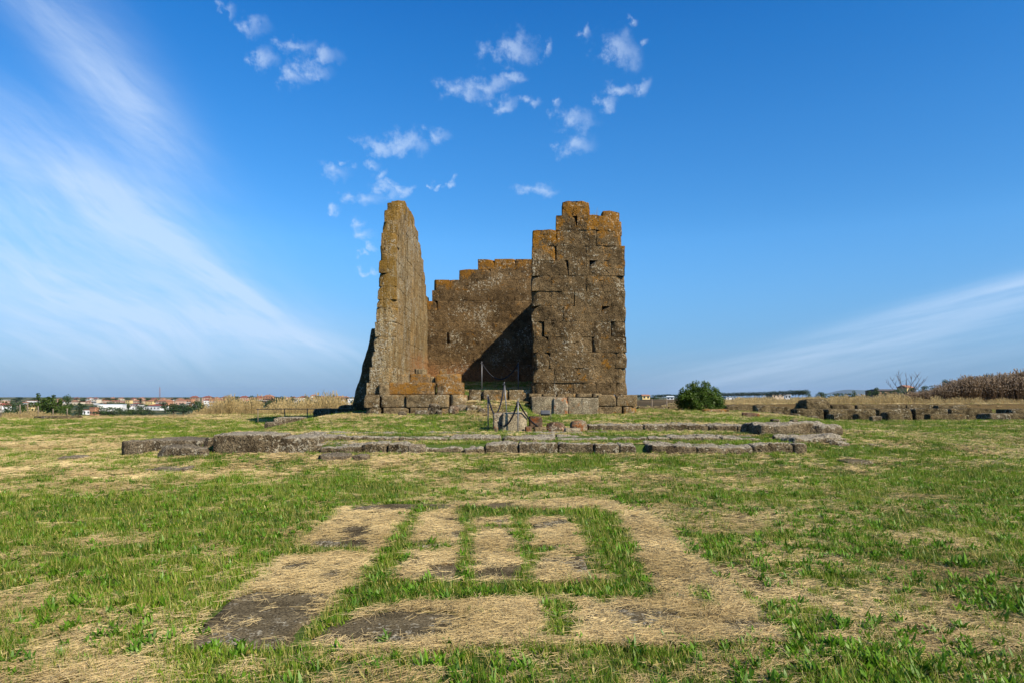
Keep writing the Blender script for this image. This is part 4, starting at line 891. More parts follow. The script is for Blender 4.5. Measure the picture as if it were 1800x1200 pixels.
def veg():
    G = []; D = []; S = []; Wd = []
    for (y0, y1, dens, sc_, far) in ((3.1, 5.5, 620, 1., 0), (5.5, 8.5, 420, 1.05, 0), (8.5, 13, 230, 1.15, 0), (13, 20, 110, 1.05, 1), (20, 30, 60, 1.1, 1), (30, 45, 26, 1.35, 1), (45, 66, 11, 1.7, 1)):
        x, y = cloud(y0, y1, dens); g, st, ba, jo = masks(x, y)
        ok = ~footprints(x, y) & ~((y > 40) & (y < 47.5) & (x > 13.2) & (RS.rand(len(x)) < .85))
        hf = .40*vnoise(x*4, y*4, 0, 61)+.32*vnoise(x*13, y*13, 0, 62)
        bare = sst(.25, .6, vnoise(x*2.6, y*2.6, 0, 63)+.5*vnoise(x*8, y*8, 0, 68))*(jo == 0)
        r = RS.rand(len(x)); z = Z(x, y)
        gg = g+hf
        pg = (sst(.28, .78, gg)*.90+.03)*(1-.45*bare)
        stoney = (st > 0)
        edge_h = np.where(jo > 0, 1.2, .75+.55*np.clip(gg, 0, 1))
        green = ok & (r < pg) & ~(stoney & (r > .012)) & ~(ba > 0)
        thin = RS.rand(len(x)) < np.where(jo > 0, 1., .85)
        green &= thin
        G.append(np.stack([x, y, z, edge_h*sc_*RS.uniform(.7, 1.25, len(x)), r, far+0*x], 1)[green])
        dry = ok & ~green & ~stoney & ~(ba > 0) & (RS.rand(len(x)) < .72*(1-.6*bare))
        D.append(np.stack([x, y, z, sc_*RS.uniform(.6, 1.2, len(x))*(.75+.4*vnoise(x*.8, y*.8, 0, 64)), r, far+0*x], 1)[dry])
        sw = ok & (ba == 0) & (stoney | ((RS.rand(len(x)) < .42*(1-sst(.55, 1.0, gg))))) & (jo == 0)
        sw |= (ba > 0) & (RS.rand(len(x)) < .035)
        zz = np.where(stoney | (ba > 0), .030, z+.012)
        S.append(np.stack([x, y, zz, sc_*RS.uniform(.8, 1.2, len(x)), r, far+0*x], 1)[sw])
        if y0 < 30:
            k = ok & (st == 0) & (ba == 0) & (RS.rand(len(x)) < {0: .085, 1: .10}[far]*np.where(x > y*.15, 1.6, 1.)*sst(.35, .9, g+.7*vnoise(x*1.1, y*1.1, 0, 66)))
            Wd.append(np.stack([x, y, z, RS.uniform(.65, 1.45, len(x)), r, far+0*x], 1)[k])
    # lush weed clumps that stand out in the photograph
    for (px, py, n, rr, s) in ((1268, 975, 26, .22, 1.1), (1655, 965, 22, .25, 1.2), (1765, 905, 22, .3, 1.2), (1690, 1000, 5, .06, 1.9), (1222, 1052, 10, .12, .9), (1475, 945, 18, .25, 1.1), (395, 1150, 8, .10, 1.1), (265, 1128, 12, .14, 1.2), (1495, 1150, 10, .15, 1.),
                            (1340, 1138, 14, .22, 1.), (1205, 1132, 10, .15, 1.), (1080, 1140, 8, .2, .9), (100, 1010, 20, .3, 1.), (700, 1170, 12, .25, 1.1), (190, 965, 20, .35, 1.), (870, 930, 8, .15, .7), (985, 968, 6, .1, .8), (1255, 772+6, 10, .3, 1.5), (1720, 1065, 10, .15, 1.2), (1780, 1080, 6, .1, 1.4), (560, 785, 6, .2, .9), (1270, 790, 8, .2, 1.)):
        cx, cy = gp(px, py); x = cx+RS.normal(0, rr, n); y = cy+RS.normal(0, rr*.8, n)
        Wd.append(np.stack([x, y, Z(x, y), s*RS.uniform(.7, 1.15, n), RS.rand(n), 0*x], 1))
    G, D, S, Wd = [np.concatenate(a) for a in (G, D, S, Wd)]
    def go(name, A, near, far, kind, label, cat, tilt=.15, hs=1.):
        n = len(A); rot = np.stack([RS.normal(0, tilt, n), RS.normal(0, tilt, n), RS.uniform(0, 6.283, n)], 1)
        f = A[:, 5] > .5; idx = np.where(f, len(near)+RS.randint(0, max(1, len(far)), n), RS.randint(0, len(near), n))
        s = A[:, 3]; scl = np.stack([.6+.4*s, .6+.4*s, s*hs], 1); scl[f] *= 1.0
        scatter(name, A[:, :3], rot, scl, idx, A[:, 4]*.8+.2*RS.rand(n), near+far, 'stuff', label, cat)
        print(name, n)
    near = [asmesh(tuft(k, 15, .035, .062, .0042, .75, 2, 1.1), 'grass_tuft', M['grass']) for k in range(5)] + [asmesh(tuft(30+k, 9, .03, .115, .0052, .8, 3, 1.3), 'grass_tuft', M['grass']) for k in range(1)] + [asmesh(tuft(40+k, 11, .04, .045, .011, 1.3, 3, 1.4, prof=leafp), 'grass_tuft', M['grass']) for k in range(2)]
    far = [asmesh(tuft(50+k, 22, .085, .075, .0085, .7, 2, 1.), 'grass_tuft', M['grass']) for k in range(5)]
    go('grass', G, near, far, 'stuff', 'short green grass covering the field in uneven patches', 'grass')
    near = [asmesh(tuft(100+k, 12, .04, .058, .0030, .95, 2, .8), 'dry_tuft', M['dry']) for k in range(6)] + [asmesh(tuft(130+k, 5, .05, .17, .0032, 1.1, 3, .9), 'dry_tuft', M['dry']) for k in range(2)]
    far = [asmesh(tuft(150+k, 18, .09, .075, .0075, .9, 2, .9), 'dry_tuft', M['dry']) for k in range(5)]
    go('dry_grass', D, near, far, 'stuff', 'yellow dried grass stubble between the green patches', 'dry grass')
    near = [asmesh(tuft(200+k, 15, .055, .095, .0030, .1, flat=True, prof=lambda t: 1., zmax=.020), 'straw_wisp', M['straw']) for k in range(7)]
    far = [asmesh(tuft(250+k, 22, .12, .15, .007, .1, flat=True, prof=lambda t: 1., zmax=.03), 'straw_wisp', M['straw']) for k in range(4)]
    go('cut_straw', S, near, far, 'stuff', 'mown straw lying flat over the slabs and the turf', 'straw', .05)
    near = [asmesh(tuft(300+k, 13, .035, .085, .016, 1.2, 3, 1.5, prof=leafp), 'weed_rosette', M['weed']) for k in range(5)]
    go('broad_leaved_weeds', Wd, near, near[:1], 'stuff', 'bright green broad leaved weeds dotted through the grass', 'weeds', .12)
veg()
def tallveg():
    # tall dry grass at the edge of the plateau
    def stem(seed, n, rad, h, w, head):
        mb = tuft(seed, n, rad, h, w, .22, 3, .5); rng = random.Random(seed)
        for V in list(mb.V)[:int(n*head)]:
            tip = (np.asarray(V[-1])+np.asarray(V[-2]))/2; th = rng.uniform(0, 6.28)
            v, q = strip(tip-[0, 0, h*.13], np.array([math.cos(th), math.sin(th), 0.]), np.array([.1*math.cos(th), .1*math.sin(th), 1.]), h*.16, w*3.2, 3, .3, leafp)
            mb.add(v, q, a=rng.random()*.7)
        return mb
    P = [asmesh(stem(400+k, 16, .16, .95, .014, .7), 'tall_grass_clump', M['tall']) for k in range(6)]
    A = []
    def band(px0, px1, d0, d1, n, hfun, wild=.3):
        px = RS.uniform(px0, px1, n); d = RS.uniform(d0, d1, n); x = at(px, d); s = hfun(px)*RS.uniform(.65, 1.15, n)*(1+wild*vnoise(px*.06, 0, 0, 71)+wild*.7*vnoise(px*.25, 0, 0, 72))
        A.append(np.stack([x, d, Z(x, d), s, RS.rand(n)], 1))
    ip = lambda xs, ys: (lambda p: np.interp(p, xs, ys))
    band(330, 660, 50, 57, 900, ip([330, 350, 400, 470, 540, 600, 660], [.3, .75, .95, .95, 1.15, 1.1, .6]), .35)
    band(-20, 130, 42, 45, 260, ip([-20, 60, 110, 130], [.30, .36, .22, .1]))
    band(130, 340, 42, 46, 200, ip([130, 340], [.12, .2]))
    band(1270, 1860, 48.6, 62, 2600, ip([1270, 1300, 1400, 1500, 1600, 1700, 1860], [.36, .42, .46, .5, .55, .36, .32]), .22)
    band(1110, 1270, 49, 60, 600, ip([1110, 1270], [.45, .6]), .2)
    band(640, 940, 42, 60, 150, ip([640, 940], [.3, .3]))
    A_ = np.concatenate(A); n = len(A_)
    rot = np.stack([RS.normal(0, .1, n), RS.normal(0, .1, n), RS.uniform(0, 6.28, n)], 1)
    scatter('tall_dry_grass', A_[:, :3], rot, np.stack([A_[:, 3]**.5, A_[:, 3]**.5, A_[:, 3]], 1), RS.randint(0, 6, n), A_[:, 4], P, 'stuff', 'tall pale dry grass along the edge of the field', 'tall grass')
    # tuft of dry grass growing on the top of the front wall
    mb = MB(); rng = random.Random(5)
    xx = at(1041, 29.3)
    for k in range(26):
        th = rng.uniform(0, 6.28); V, Q = strip((xx+rng.uniform(-.2, .25), 29.35+rng.uniform(-.15, .2), zp(377, 29.3)-.05), np.array([math.cos(th), math.sin(th), 0]), np.array([.35*math.cos(th), .35*math.sin(th), 1.]), rng.uniform(.12, .4), .012, 3, .5, lambda t: 1-t*.8)
        mb.add(V, Q, a=rng.random())
    o = link('grass_tuft', asmesh(mb, 'grass_tuft', M['dry'])); tag(o, 'wisp of dry grass growing on top of the front wall', 'grass tuft')
    # dried thistles
    def thistle(seed):
        rng = random.Random(seed); mb = MB(); hd = MB()
        for k in range(4):
            b = Vector((rng.uniform(-.25, .25), rng.uniform(-.25, .25), 0)); H = rng.uniform(.75, 1.05); le = Vector((rng.uniform(-.18, .18), rng.uniform(-.18, .18), 0))
            pts = [b+le*t*t+Vector((0, 0, H*t)) for t in (0, .35, .7, 1)]; a = rng.random()*.6
            for side in (Vector((1, 0, 0)), Vector((0, 1, 0))):
                V = [];
                for i, p in enumerate(pts): w_ = .012*(1-.5*i/3); V += [tuple(p-side*w_), tuple(p+side*w_)]
                mb.add(V, [(2*i, 2*i+1, 2*i+3, 2*i+2) for i in range(3)], a=a)
            for j in range(11):
                t = rng.uniform(.3, .98); p = b+le*t*t+Vector((0, 0, H*t)); th = rng.uniform(0, 6.28); L = rng.uniform(.08, .24)
                V, Q = strip(p, np.array([math.cos(th), math.sin(th), 0.]), np.array([math.cos(th), math.sin(th), rng.uniform(.3, 1.2)]), L, rng.uniform(.012, .05), 2, .6, leafp)
                mb.add(V, Q, a=rng.random())
                if t > .55:
                    q = np.asarray(V[-1]); r = rng.uniform(.018, .032); o6 = np.array([(r,0,0),(-r,0,0),(0,r,0),(0,-r,0),(0,0,r*1.2),(0,0,-r)])+q
                    hd.add(o6, T=[(0,2,4),(2,1,4),(1,3,4),(3,0,4),(2,0,5),(1,2,5),(3,1,5),(0,3,5)], a=rng.random())
        n1 = mb.n; V = np.concatenate(mb.V+hd.V); Q = np.concatenate(mb.Q); T = np.concatenate(hd.T)+n1
        me = mkmesh('thistle_clump', V, [Q, T], [M['thist'], M['thead']], fm=np.concatenate([np.zeros(len(Q)), np.ones(len(T))]), attrs={'blade': np.concatenate(mb.A+hd.A)}); return me
    TP = [thistle(500+k) for k in range(6)]
    px = RS.uniform(1535, 1900, 2300); d = RS.uniform(53.5, 62, 2300); x = at(px, d); g0 = Z(x, d)
    topy = np.interp(px, [1535, 1600, 1640, 1668, 1700, 1740, 1780, 1800, 1900], [697, 690, 684, 674, 664, 663, 658, 654, 652])
    h = (zp(topy, d)-g0)*RS.uniform(.62, 1.06, len(px)); keep = RS.rand(len(px)) < np.interp(px, [1535, 1640, 1680], [.18, .6, 1.])
    P3 = np.stack([x, d, g0], 1)[keep]; h = h[keep]; n = len(h)
    scatter('dried_thistles', P3, np.stack([RS.normal(0, .05, n), RS.normal(0, .05, n), RS.uniform(0, 6.28, n)], 1), np.stack([.9+.25*h, .9+.25*h, h], 1), RS.randint(0, 6, n), RS.rand(n), TP, 'stuff', 'dense brown thicket of dried thistles at the right border', 'thistles')
tallveg()

# ---------------------------------------------------------------- shrubs and trees
def leaves(mb, C, Rr, n, size, rng, squash=1., shell=.55):
    C = np.asarray(C); u = rng.normal(size=(n, 3)); u /= np.linalg.norm(u, axis=1, keepdims=True); r = rng.uniform(shell, 1., n)**.6
    p = C+u*r[:, None]*np.asarray(Rr)
    a = rng.normal(size=(n, 3)); a /= np.linalg.norm(a, axis=1, keepdims=True); b = np.cross(a, u+.3*rng.normal(size=(n, 3))); b /= np.linalg.norm(b, axis=1, keepdims=True)+1e-9
    s = size*rng.uniform(.6, 1.3, n)[:, None]
    V = np.stack([p-a*s*.5, p-b*s*.32, p+a*s*.5, p+b*s*.32], 1).reshape(-1, 3)
    i = np.arange(n)[:, None]*4; mb.add(V, np.hstack([i, i+1, i+2, i+3]), a=np.repeat(rng.rand(n), 4))
def crown_mesh(kind, seed, mat, leafn=1., base=0):
    """unit tree, height 1: returns crown mesh and trunk MB"""
    rng = np.random.RandomState(seed); mb = MB(); tk = MB()
    if kind == 'round':
        tk.tube([(0, 0, 0), (.01, 0, .2), (0, .01, .45), (.01, 0, .7)], [.035, .028, .02, .008], 6)
        for k in range(20):
            th = rng.uniform(0, 6.28); rr = rng.uniform(0, .30); z = rng.uniform(.32, .88); f = 1-abs((z-.58)/.45)**2*.5
            c = (rr*math.cos(th)*f, rr*math.sin(th)*f, z); leaves(mb, c, (.15, .15, .11), int(60*leafn), .05, rng)
            if k < 6: tk.tube([(0, 0, .2+.06*k), (c[0]*.5, c[1]*.5, z*.8), c], [.015, .01, .004], 5)
    elif kind == 'cone':
        tk.tube([(0, 0, 0), (0, 0, .5), (0, 0, .95)], [.03, .02, .006], 6)
        for k in range(26):
            z = .12+.84*k/26; w_ = .27*(1-z)**.8+.02; th = k*2.4
            c = (w_*.55*math.cos(th), w_*.55*math.sin(th), z); leaves(mb, c, (w_*.75, w_*.75, .06), int(44*leafn), .045, rng)
    elif kind == 'umbrella':
        tk.tube([(0, 0, 0), (.01, 0, .3), (-.005, 0, .62)], [.03, .024, .018], 6)
        for k in range(14):
            th = k*2.4; rr = .46*math.sqrt((k+.5)/14); c = (rr*math.cos(th), rr*math.sin(th), .78-.12*rr*rr/.2+rng.uniform(-.02, .03))
            leaves(mb, c, (.17, .17, .15), int(60*leafn), .06, rng)
            if k % 2 == 0: tk.tube([(-.005, 0, .58), (c[0]*.6, c[1]*.6, .70), (c[0], c[1], c[2]-.03)], [.014, .01, .005], 5)
    elif kind == 'spiky':
        tk.tube([(0, 0, 0), (0, 0, .6)], [.03, .01], 6)
        for k in range(60):
            th = rng.uniform(0, 6.28); rr = rng.uniform(.02, .45); z = rng.uniform(.0, .78-.5*rr); c = np.array((rr*math.cos(th), rr*math.sin(th), z)); leaves(mb, c, (.12, .12, .09), int(50*leafn), .05, rng)
        for k, (x, h) in enumerate(((-.22, 1.), (.14, .93), (.02, .85), (.3, .75))):
            tk.tube([(x*.5, 0, .3), (x, 0, h*.9)], [.012, .004], 5)
            for j in range(5): leaves(mb, (x+.01*math.sin(j*3), 0, h*.72+h*.26*j/5), (.045, .045, .04), 26, .045, rng)
    return asmesh(mb, 'crown', mat), mkmesh('trunk', np.concatenate(tk.V), [np.concatenate(tk.Q), np.concatenate(tk.T)], M['bark'])
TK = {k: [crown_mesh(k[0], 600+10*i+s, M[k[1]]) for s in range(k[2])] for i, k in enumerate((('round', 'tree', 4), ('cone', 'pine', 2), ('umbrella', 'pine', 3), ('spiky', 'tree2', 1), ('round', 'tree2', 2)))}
TN = [0]; TB = {}
def tree(kind, px, ytop, wpx, d, label, group=None, ratio=None, gz=None):
    key = [k for k in TK if k[0] == kind[0] and k[1] == kind[1]][0]; cm, tm = TK[key][TN[0] % key[2]]; TN[0] += 1
    x = at(px, d); g = z1(x, d) if gz is None else gz; h = zp(ytop, d)-g; wd = wpx/FOC*d
    nm = {'round': 'broadleaf_tree', 'cone': 'conifer_tree', 'umbrella': 'umbrella_pine', 'spiky': 'conifer_tree'}[kind[0]]
    if cm.name not in TB:
        c = np.zeros(len(cm.vertices)*3, np.float32); cm.vertices.foreach_get('co', c); TB[cm.name] = (float(np.percentile(np.abs(c[0::3]), 97))*2, float(np.percentile(c[2::3], 99.6)))
    unit, top = TB[cm.name]
    root = empty(nm, (x, d, g-.1), (px*.37) % 6.28 if kind[0] != 'spiky' else 0); root.scale = (wd/unit, wd/unit, (h+.1)/top)
    link('crown', cm, root); link('trunk', tm, root); tag(root, label, 'tree', group); return root
def bush():
    d = 36.; x = at(1230, d); g = z1(x, d); root = empty('bush', (x, d, g)); tag(root, 'round dark green leafy bush standing alone right of the temple', 'bush')
    rng = np.random.RandomState(77); mb = MB(); tk = MB(); H = zp(668, d)-g; Wd = 43/FOC*d
    for k in range(95):
        u = rng.normal(size=3); u /= np.linalg.norm(u); u[2] = abs(u[2])*1.0-.12; r = rng.uniform(.35, .9)
        c = (u[0]*r*Wd*.92, u[1]*r*Wd*.85, max(.12, .34*H+u[2]*r*H*.64)); leaves(mb, c, (.25, .25, .21), 120, .075, rng, shell=.2)
        if k % 7 == 0: tk.tube([(0, 0, -.1), (c[0]*.4, c[1]*.4, c[2]*.5), c], [.04, .025, .008], 5)
    for k in range(75):   # skirt down to the grass
        th = rng.uniform(0, 6.28); r = rng.uniform(.55, .93); leaves(mb, (math.cos(th)*r*Wd, math.sin(th)*r*Wd*.85, rng.uniform(.15, .75)), (.24, .24, .2), 110, .075, rng, shell=.2)
    for k in range(60):   # shoots that break the outline
        th = rng.uniform(0, 6.28); e = rng.uniform(.2, 1.3); q_ = rng.uniform(.85, 1.03); c = np.array((math.cos(th)*math.cos(e)*Wd*.93*q_, math.sin(th)*math.cos(e)*Wd*.85*q_, .36*H+math.sin(e)*H*.60*q_)); leaves(mb, c, (.08, .08, .15), 30, .07, rng, shell=.1)
    link('crown', asmesh(mb, 'crown', M['bush']), root); tk.build('stem', M['bark'], root)
bush()
def baretree():
    d = 75.; x = at(1593, d); g = z1(x, d); root = empty('bare_tree', (x, d, g)); tag(root, 'leafless grey tree fanning out above the dry grass at the right', 'bare tree')
    rng = random.Random(3); mb = MB(); H = zp(652, d)-g
    mb.tube([(0, 0, -.2), (.02, 0, H*.22)], [.10, .085], 6)
    for k, (tx, tz) in enumerate(((-2.15, .66), (-1.5, .8), (-1.0, .93), (-.55, 1.), (-.2, .98), (.45, .88), (.95, .90), (1.5, .86), (1.85, .84), (2.0, .72))):
        base = Vector((rng.uniform(-.1, .1), rng.uniform(-.1, .1), H*rng.uniform(.1, .24))); end = Vector((tx, rng.uniform(-.9, .9), H*tz)); mid = base.lerp(end, .5)+Vector((rng.uniform(-.15, .15), 0, rng.uniform(-.35, -.1)))
        pts = [base, base.lerp(mid, .5)+Vector((0, 0, -.05)), mid, mid.lerp(end, .55), end]; mb.tube(pts, [.05, .04, .03, .02, .008], 5)
        for j in range(6):
            t = rng.uniform(.35, .95); p = base.lerp(end, t)+Vector((0, 0, -.22*(1-abs(2*t-1)))); q = p+Vector((rng.uniform(-.45, .45), rng.uniform(-.3, .3), rng.uniform(.2, .7))); mb.tube([p, p.lerp(q, .5)+Vector((.04, 0, 0)), q], [.018, .013, .005], 4)
    mb.build('limbs', M['deadwood'], root)
baretree()
# ---------------------------------------------------------------- distant town, trees, mast, hill
def wallmat(name, c): return plain(name, c, .85, 0, .10, .4)
CW = {'cream': wallmat('cream_plaster', (.62, .54, .41)), 'yellow': wallmat('yellow_plaster', (.68, .53, .24)), 'orange': wallmat('orange_brick', (.46, .23, .13)),
      'pink': wallmat('salmon_plaster', (.58, .38, .28)), 'white': wallmat('white_plaster', (.80, .80, .78)), 'brown': wallmat('brown_plaster', (.26, .17, .11)), 'tan': wallmat('tan_plaster', (.48, .38, .27))}
CR = {'red': wallmat('red_tile_roof', (.24, .075, .05)), 'terra': wallmat('terracotta_tile_roof', (.34, .16, .09)), 'grey': wallmat('grey_flat_roof', (.30, .30, .30)), 'pale': wallmat('pale_metal_roof', (.55, .62, .68)), 'white': wallmat('white_flat_roof', (.7, .7, .68)), 'dark': wallmat('dark_roof', (.10, .085, .08))}
M['pane'] = plain('dark_window', (.04, .045, .05), .3); M['slabc'] = wallmat('pale_balcony_edge', (.62, .60, .55))
def dist_for(px, py, lo=520, hi=1900):
    """distance at which the far slope is seen on that row"""
    ds = np.linspace(lo, hi, 200); zz = Z((px-CX)/FOC*ds, ds); rows = HZ-FOC*(zz-CH)/ds
    i = int(np.argmin(np.abs(rows-py))); return float(ds[i])
def building(px, yt, yb, wpx, wc, rc, label, roof='hip', d=None, ang=None, bal=False, name='house', cat='house', group=None):
    d = d or dist_for(px, yb); yt -= (1.3 if px < 330 else 3.0) if yt < 705 and px < 640 else 0; w = wpx/FOC*d; h = (yb-yt)/FOC*d; x = at(px, d); g = zp(yb, d)
    dep = min(w, 14.)*.9; ang = ang if ang is not None else math.sin(px*1.7)*.25
    root = empty(name, (x, d, g), ang); tag(root, label, cat, group)
    rh = min(h*.28, 2.6) if roof in ('hip', 'gable') else .5; wh = h-rh
    mb = MB(); mb.box(-w/2, w/2, 0, dep, -4, wh); mb.build('wall', CW[wc], root, smooth=False)
    mb = MB(); e = .5
    if roof in ('hip', 'gable'):
        k = w*.28 if roof == 'hip' else 0
        V = [(-w/2-e, -e, wh), (w/2+e, -e, wh), (w/2+e, dep+e, wh), (-w/2-e, dep+e, wh), (-w/2+k, dep/2, h), (w/2-k, dep/2, h)]
        mb.add(V, [(0, 1, 5, 4), (2, 3, 4, 5), (3, 2, 1, 0)], [(1, 2, 5), (3, 0, 4)])
    else: mb.box(-w/2-.25, w/2+.25, -.25, dep+.25, wh, h)
    rf = mb.build('roof', CR[rc], root, smooth=False)
    if h > 4.5 and roof == 'hip': mb = MB(); mb.box(w*.12, w*.12+.9, dep*.4, dep*.4+.9, h-1., h+.9); mb.build('chimney', CW['brown'], rf, smooth=False)
    fl = max(1, int(wh/3.1)); nc = max(2, int(w/3.6)); nc = min(nc, 6)
    for f in range(min(fl, 3)):
        for c in range(nc):
            xw = -w/2+w*(c+.5)/nc; zw = wh*(f+.30)/fl
            mb = MB(); mb.box(xw-.62, xw+.62, -.06, .2, zw, zw+1.5*min(1, wh/fl/3)); mb.build('window', M['pane'], root, smooth=False)
        if bal: mb = MB(); mb.box(-w/2+.4, w/2-.4, -1.3, .05, wh*(f+.05)/fl, wh*(f+.05)/fl+.95); mb.build('balcony', M['slabc'] if f % 2 else CW[wc], root, smooth=False)
    return root
BL = [(5, 707, 724, 15, 'white', 'red', 'white house with a red roof at the far left border of the photo', 'hip', 0),
 (36, 711, 722, 18, 'tan', 'terra', 'low tan building among trees near the left border', 'flat', 0),
 (53, 711, 723, 15, 'yellow', 'terra', 'yellow house half hidden behind trees near the left border', 'hip', 0),
 (152, 719, 728, 12, 'white', 'red', 'small white and red shed just above the lawn edge, left of the brick shed', 'flat', 0),
 (162, 715, 730, 11, 'orange', 'terra', 'small orange brick house just above the lawn edge', 'flat', 0),
 (193, 709.5, 722, 40, 'white', 'pale', 'long white warehouse with a pale blue roof', 'flat', 0),
 (226, 712, 720, 22, 'white', 'red', 'white building with pink parts, right of the long warehouse', 'flat', 0),
 (249, 713, 719, 20, 'white', 'grey', 'low white shed with a flat roof beside the red roofed white house', 'flat', 0),
 (269, 709.5, 720, 28, 'white', 'red', 'wide white house with a low red roof below the apartment rows', 'hip', 0),
 (165, 702, 709, 12, 'cream', 'grey', 'cream tower block standing highest left of the warehouse', 'flat', 1),
 (155, 704, 709, 10, 'pink', 'terra', 'small salmon house left of the cream tower block', 'hip', 0),
 (224, 703.5, 711, 9, 'yellow', 'terra', 'narrow yellow block, left one of the two yellow blocks', 'flat', 0),
 (262, 703.5, 710, 13, 'yellow', 'terra', 'wider yellow block, right one of the two yellow blocks', 'hip', 0),
 (240, 703, 710, 18, 'tan', 'terra', 'tan house row between the two yellow blocks', 'hip', 0),
 (284, 702, 713, 24, 'pink', 'terra', 'salmon apartment block with balconies just below the radio mast', 'hip', 1),
 (297, 703, 713, 10, 'orange', 'terra', 'orange block with white balconies right of the radio mast', 'hip', 1),
 (316, 702, 711, 16, 'pink', 'terra', 'pale salmon apartment block right of the orange balcony block', 'hip', 1),
 (332, 703, 714, 10, 'orange', 'terra', 'narrow orange brick block before dark trees', 'flat', 1),
 (341, 698, 704, 13, 'brown', 'red', 'dark red roofed house on the skyline, left one', 'hip', 0),
 (362, 698, 707, 15, 'pink', 'red', 'dark red roofed villa on the skyline, right one', 'hip', 0),
 (378, 700.5, 712, 20, 'orange', 'terra', 'large brick apartment block with three floors behind the tall grass', 'hip', 1),
 (368, 710, 717, 18, 'white', 'white', 'low white flat building in front of the brick apartment block', 'flat', 0),
 (408, 699, 705, 12, 'cream', 'terra', 'cream house between dark trees left of the red roofed row', 'hip', 0),
 (427, 698, 706, 16, 'pink', 'red', 'salmon house with a bright red roof above the white shed', 'hip', 0),
 (431, 708, 715, 12, 'white', 'white', 'small white shed among the tall grass tops', 'flat', 0),
 (455, 698, 708, 14, 'orange', 'red', 'brick block, left of the two tall brick blocks', 'hip', 1),
 (469, 696, 708, 16, 'orange', 'terra', 'brick block, right of the two tall brick blocks', 'hip', 1),
 (515, 699, 706, 11, 'yellow', 'terra', 'pale yellow house among trees behind the tall grass', 'hip', 0),
 (531, 698, 704, 15, 'brown', 'red', 'brown house with a long roof on the skyline', 'hip', 0),
 (551, 695.5, 702, 11, 'cream', 'terra', 'cream house that rises highest on the skyline left of the temple', 'hip', 0),
 (566, 698, 703, 12, 'tan', 'red', 'tan house on the skyline right of the cream one', 'hip', 0),
 (581, 700, 706, 12, 'pink', 'terra', 'salmon house left of the big orange block', 'hip', 0),
 (596, 698, 708, 14, 'orange', 'terra', 'big orange block nearest the temple on its left', 'flat', 1),
 (606, 706.5, 713, 17, 'white', 'white', 'white terraced building just left of the temple, lower one', 'flat', 1),
 (617, 702, 711, 11, 'white', 'grey', 'white building right against the left edge of the temple', 'flat', 0),
 (104, 701, 706, 12, 'pink', 'terra', 'salmon house peeping over the trees left of the round tree', 'hip', 0),
 (186, 704, 708, 12, 'cream', 'terra', 'cream house on the skyline above the long warehouse, left', 'hip', 0),
 (205, 704, 708, 14, 'pink', 'red', 'salmon house on the skyline above the long warehouse, right', 'hip', 0),
 (180, 706, 710.5, 10, 'orange', 'terra', 'small brick house directly above the left end of the warehouse roof', 'hip', 0),
 (130, 704, 708, 8, 'tan', 'terra', 'tiny tan house right of the round tree', 'hip', 0)]
for (px, a, b, w_, wc, rc, lb, rf, bl) in BL: building(px, a, b, w_, wc, rc, lb, rf, bal=bool(bl), name='apartment_block' if bl else 'house', cat='apartment block' if bl else 'house')
# fillers along the skyline
rg = random.Random(8)
wn = {'cream': 'cream', 'pink': 'salmon', 'orange': 'brick', 'tan': 'tan', 'white': 'white'}
for k in range(30):
    px = 135+k*16.2+rg.uniform(-5, 5); wc = rg.choice(list(wn)); yt = rg.uniform(698.6, 700.5); yb = yt+rg.uniform(4., 5)
    building(px, yt, yb, rg.uniform(7, 12), wc, rg.choice(('red', 'terra', 'terra')), 'tiny %s house with a tiled roof, one of the far skyline houses' % wn[wc], 'hip', name='house', group='far %s houses on the skyline' % wn[wc])
for k in range(24):
    px = 8+k*25.5+rg.uniform(-9, 9); wc = rg.choice(('cream', 'white', 'white', 'pink', 'cream')); yt = rg.uniform(701.5, 709) if px < 400 else rg.uniform(700, 704)
    building(px, yt, yt+rg.uniform(5., 7), rg.uniform(9, 17), wc, rg.choice(('red', 'terra', 'white')), 'small %s house among the trees on the slope of the town' % wn[wc], rg.choice(('hip', 'flat')), name='house', group='%s houses among the trees of the town' % wn[wc])
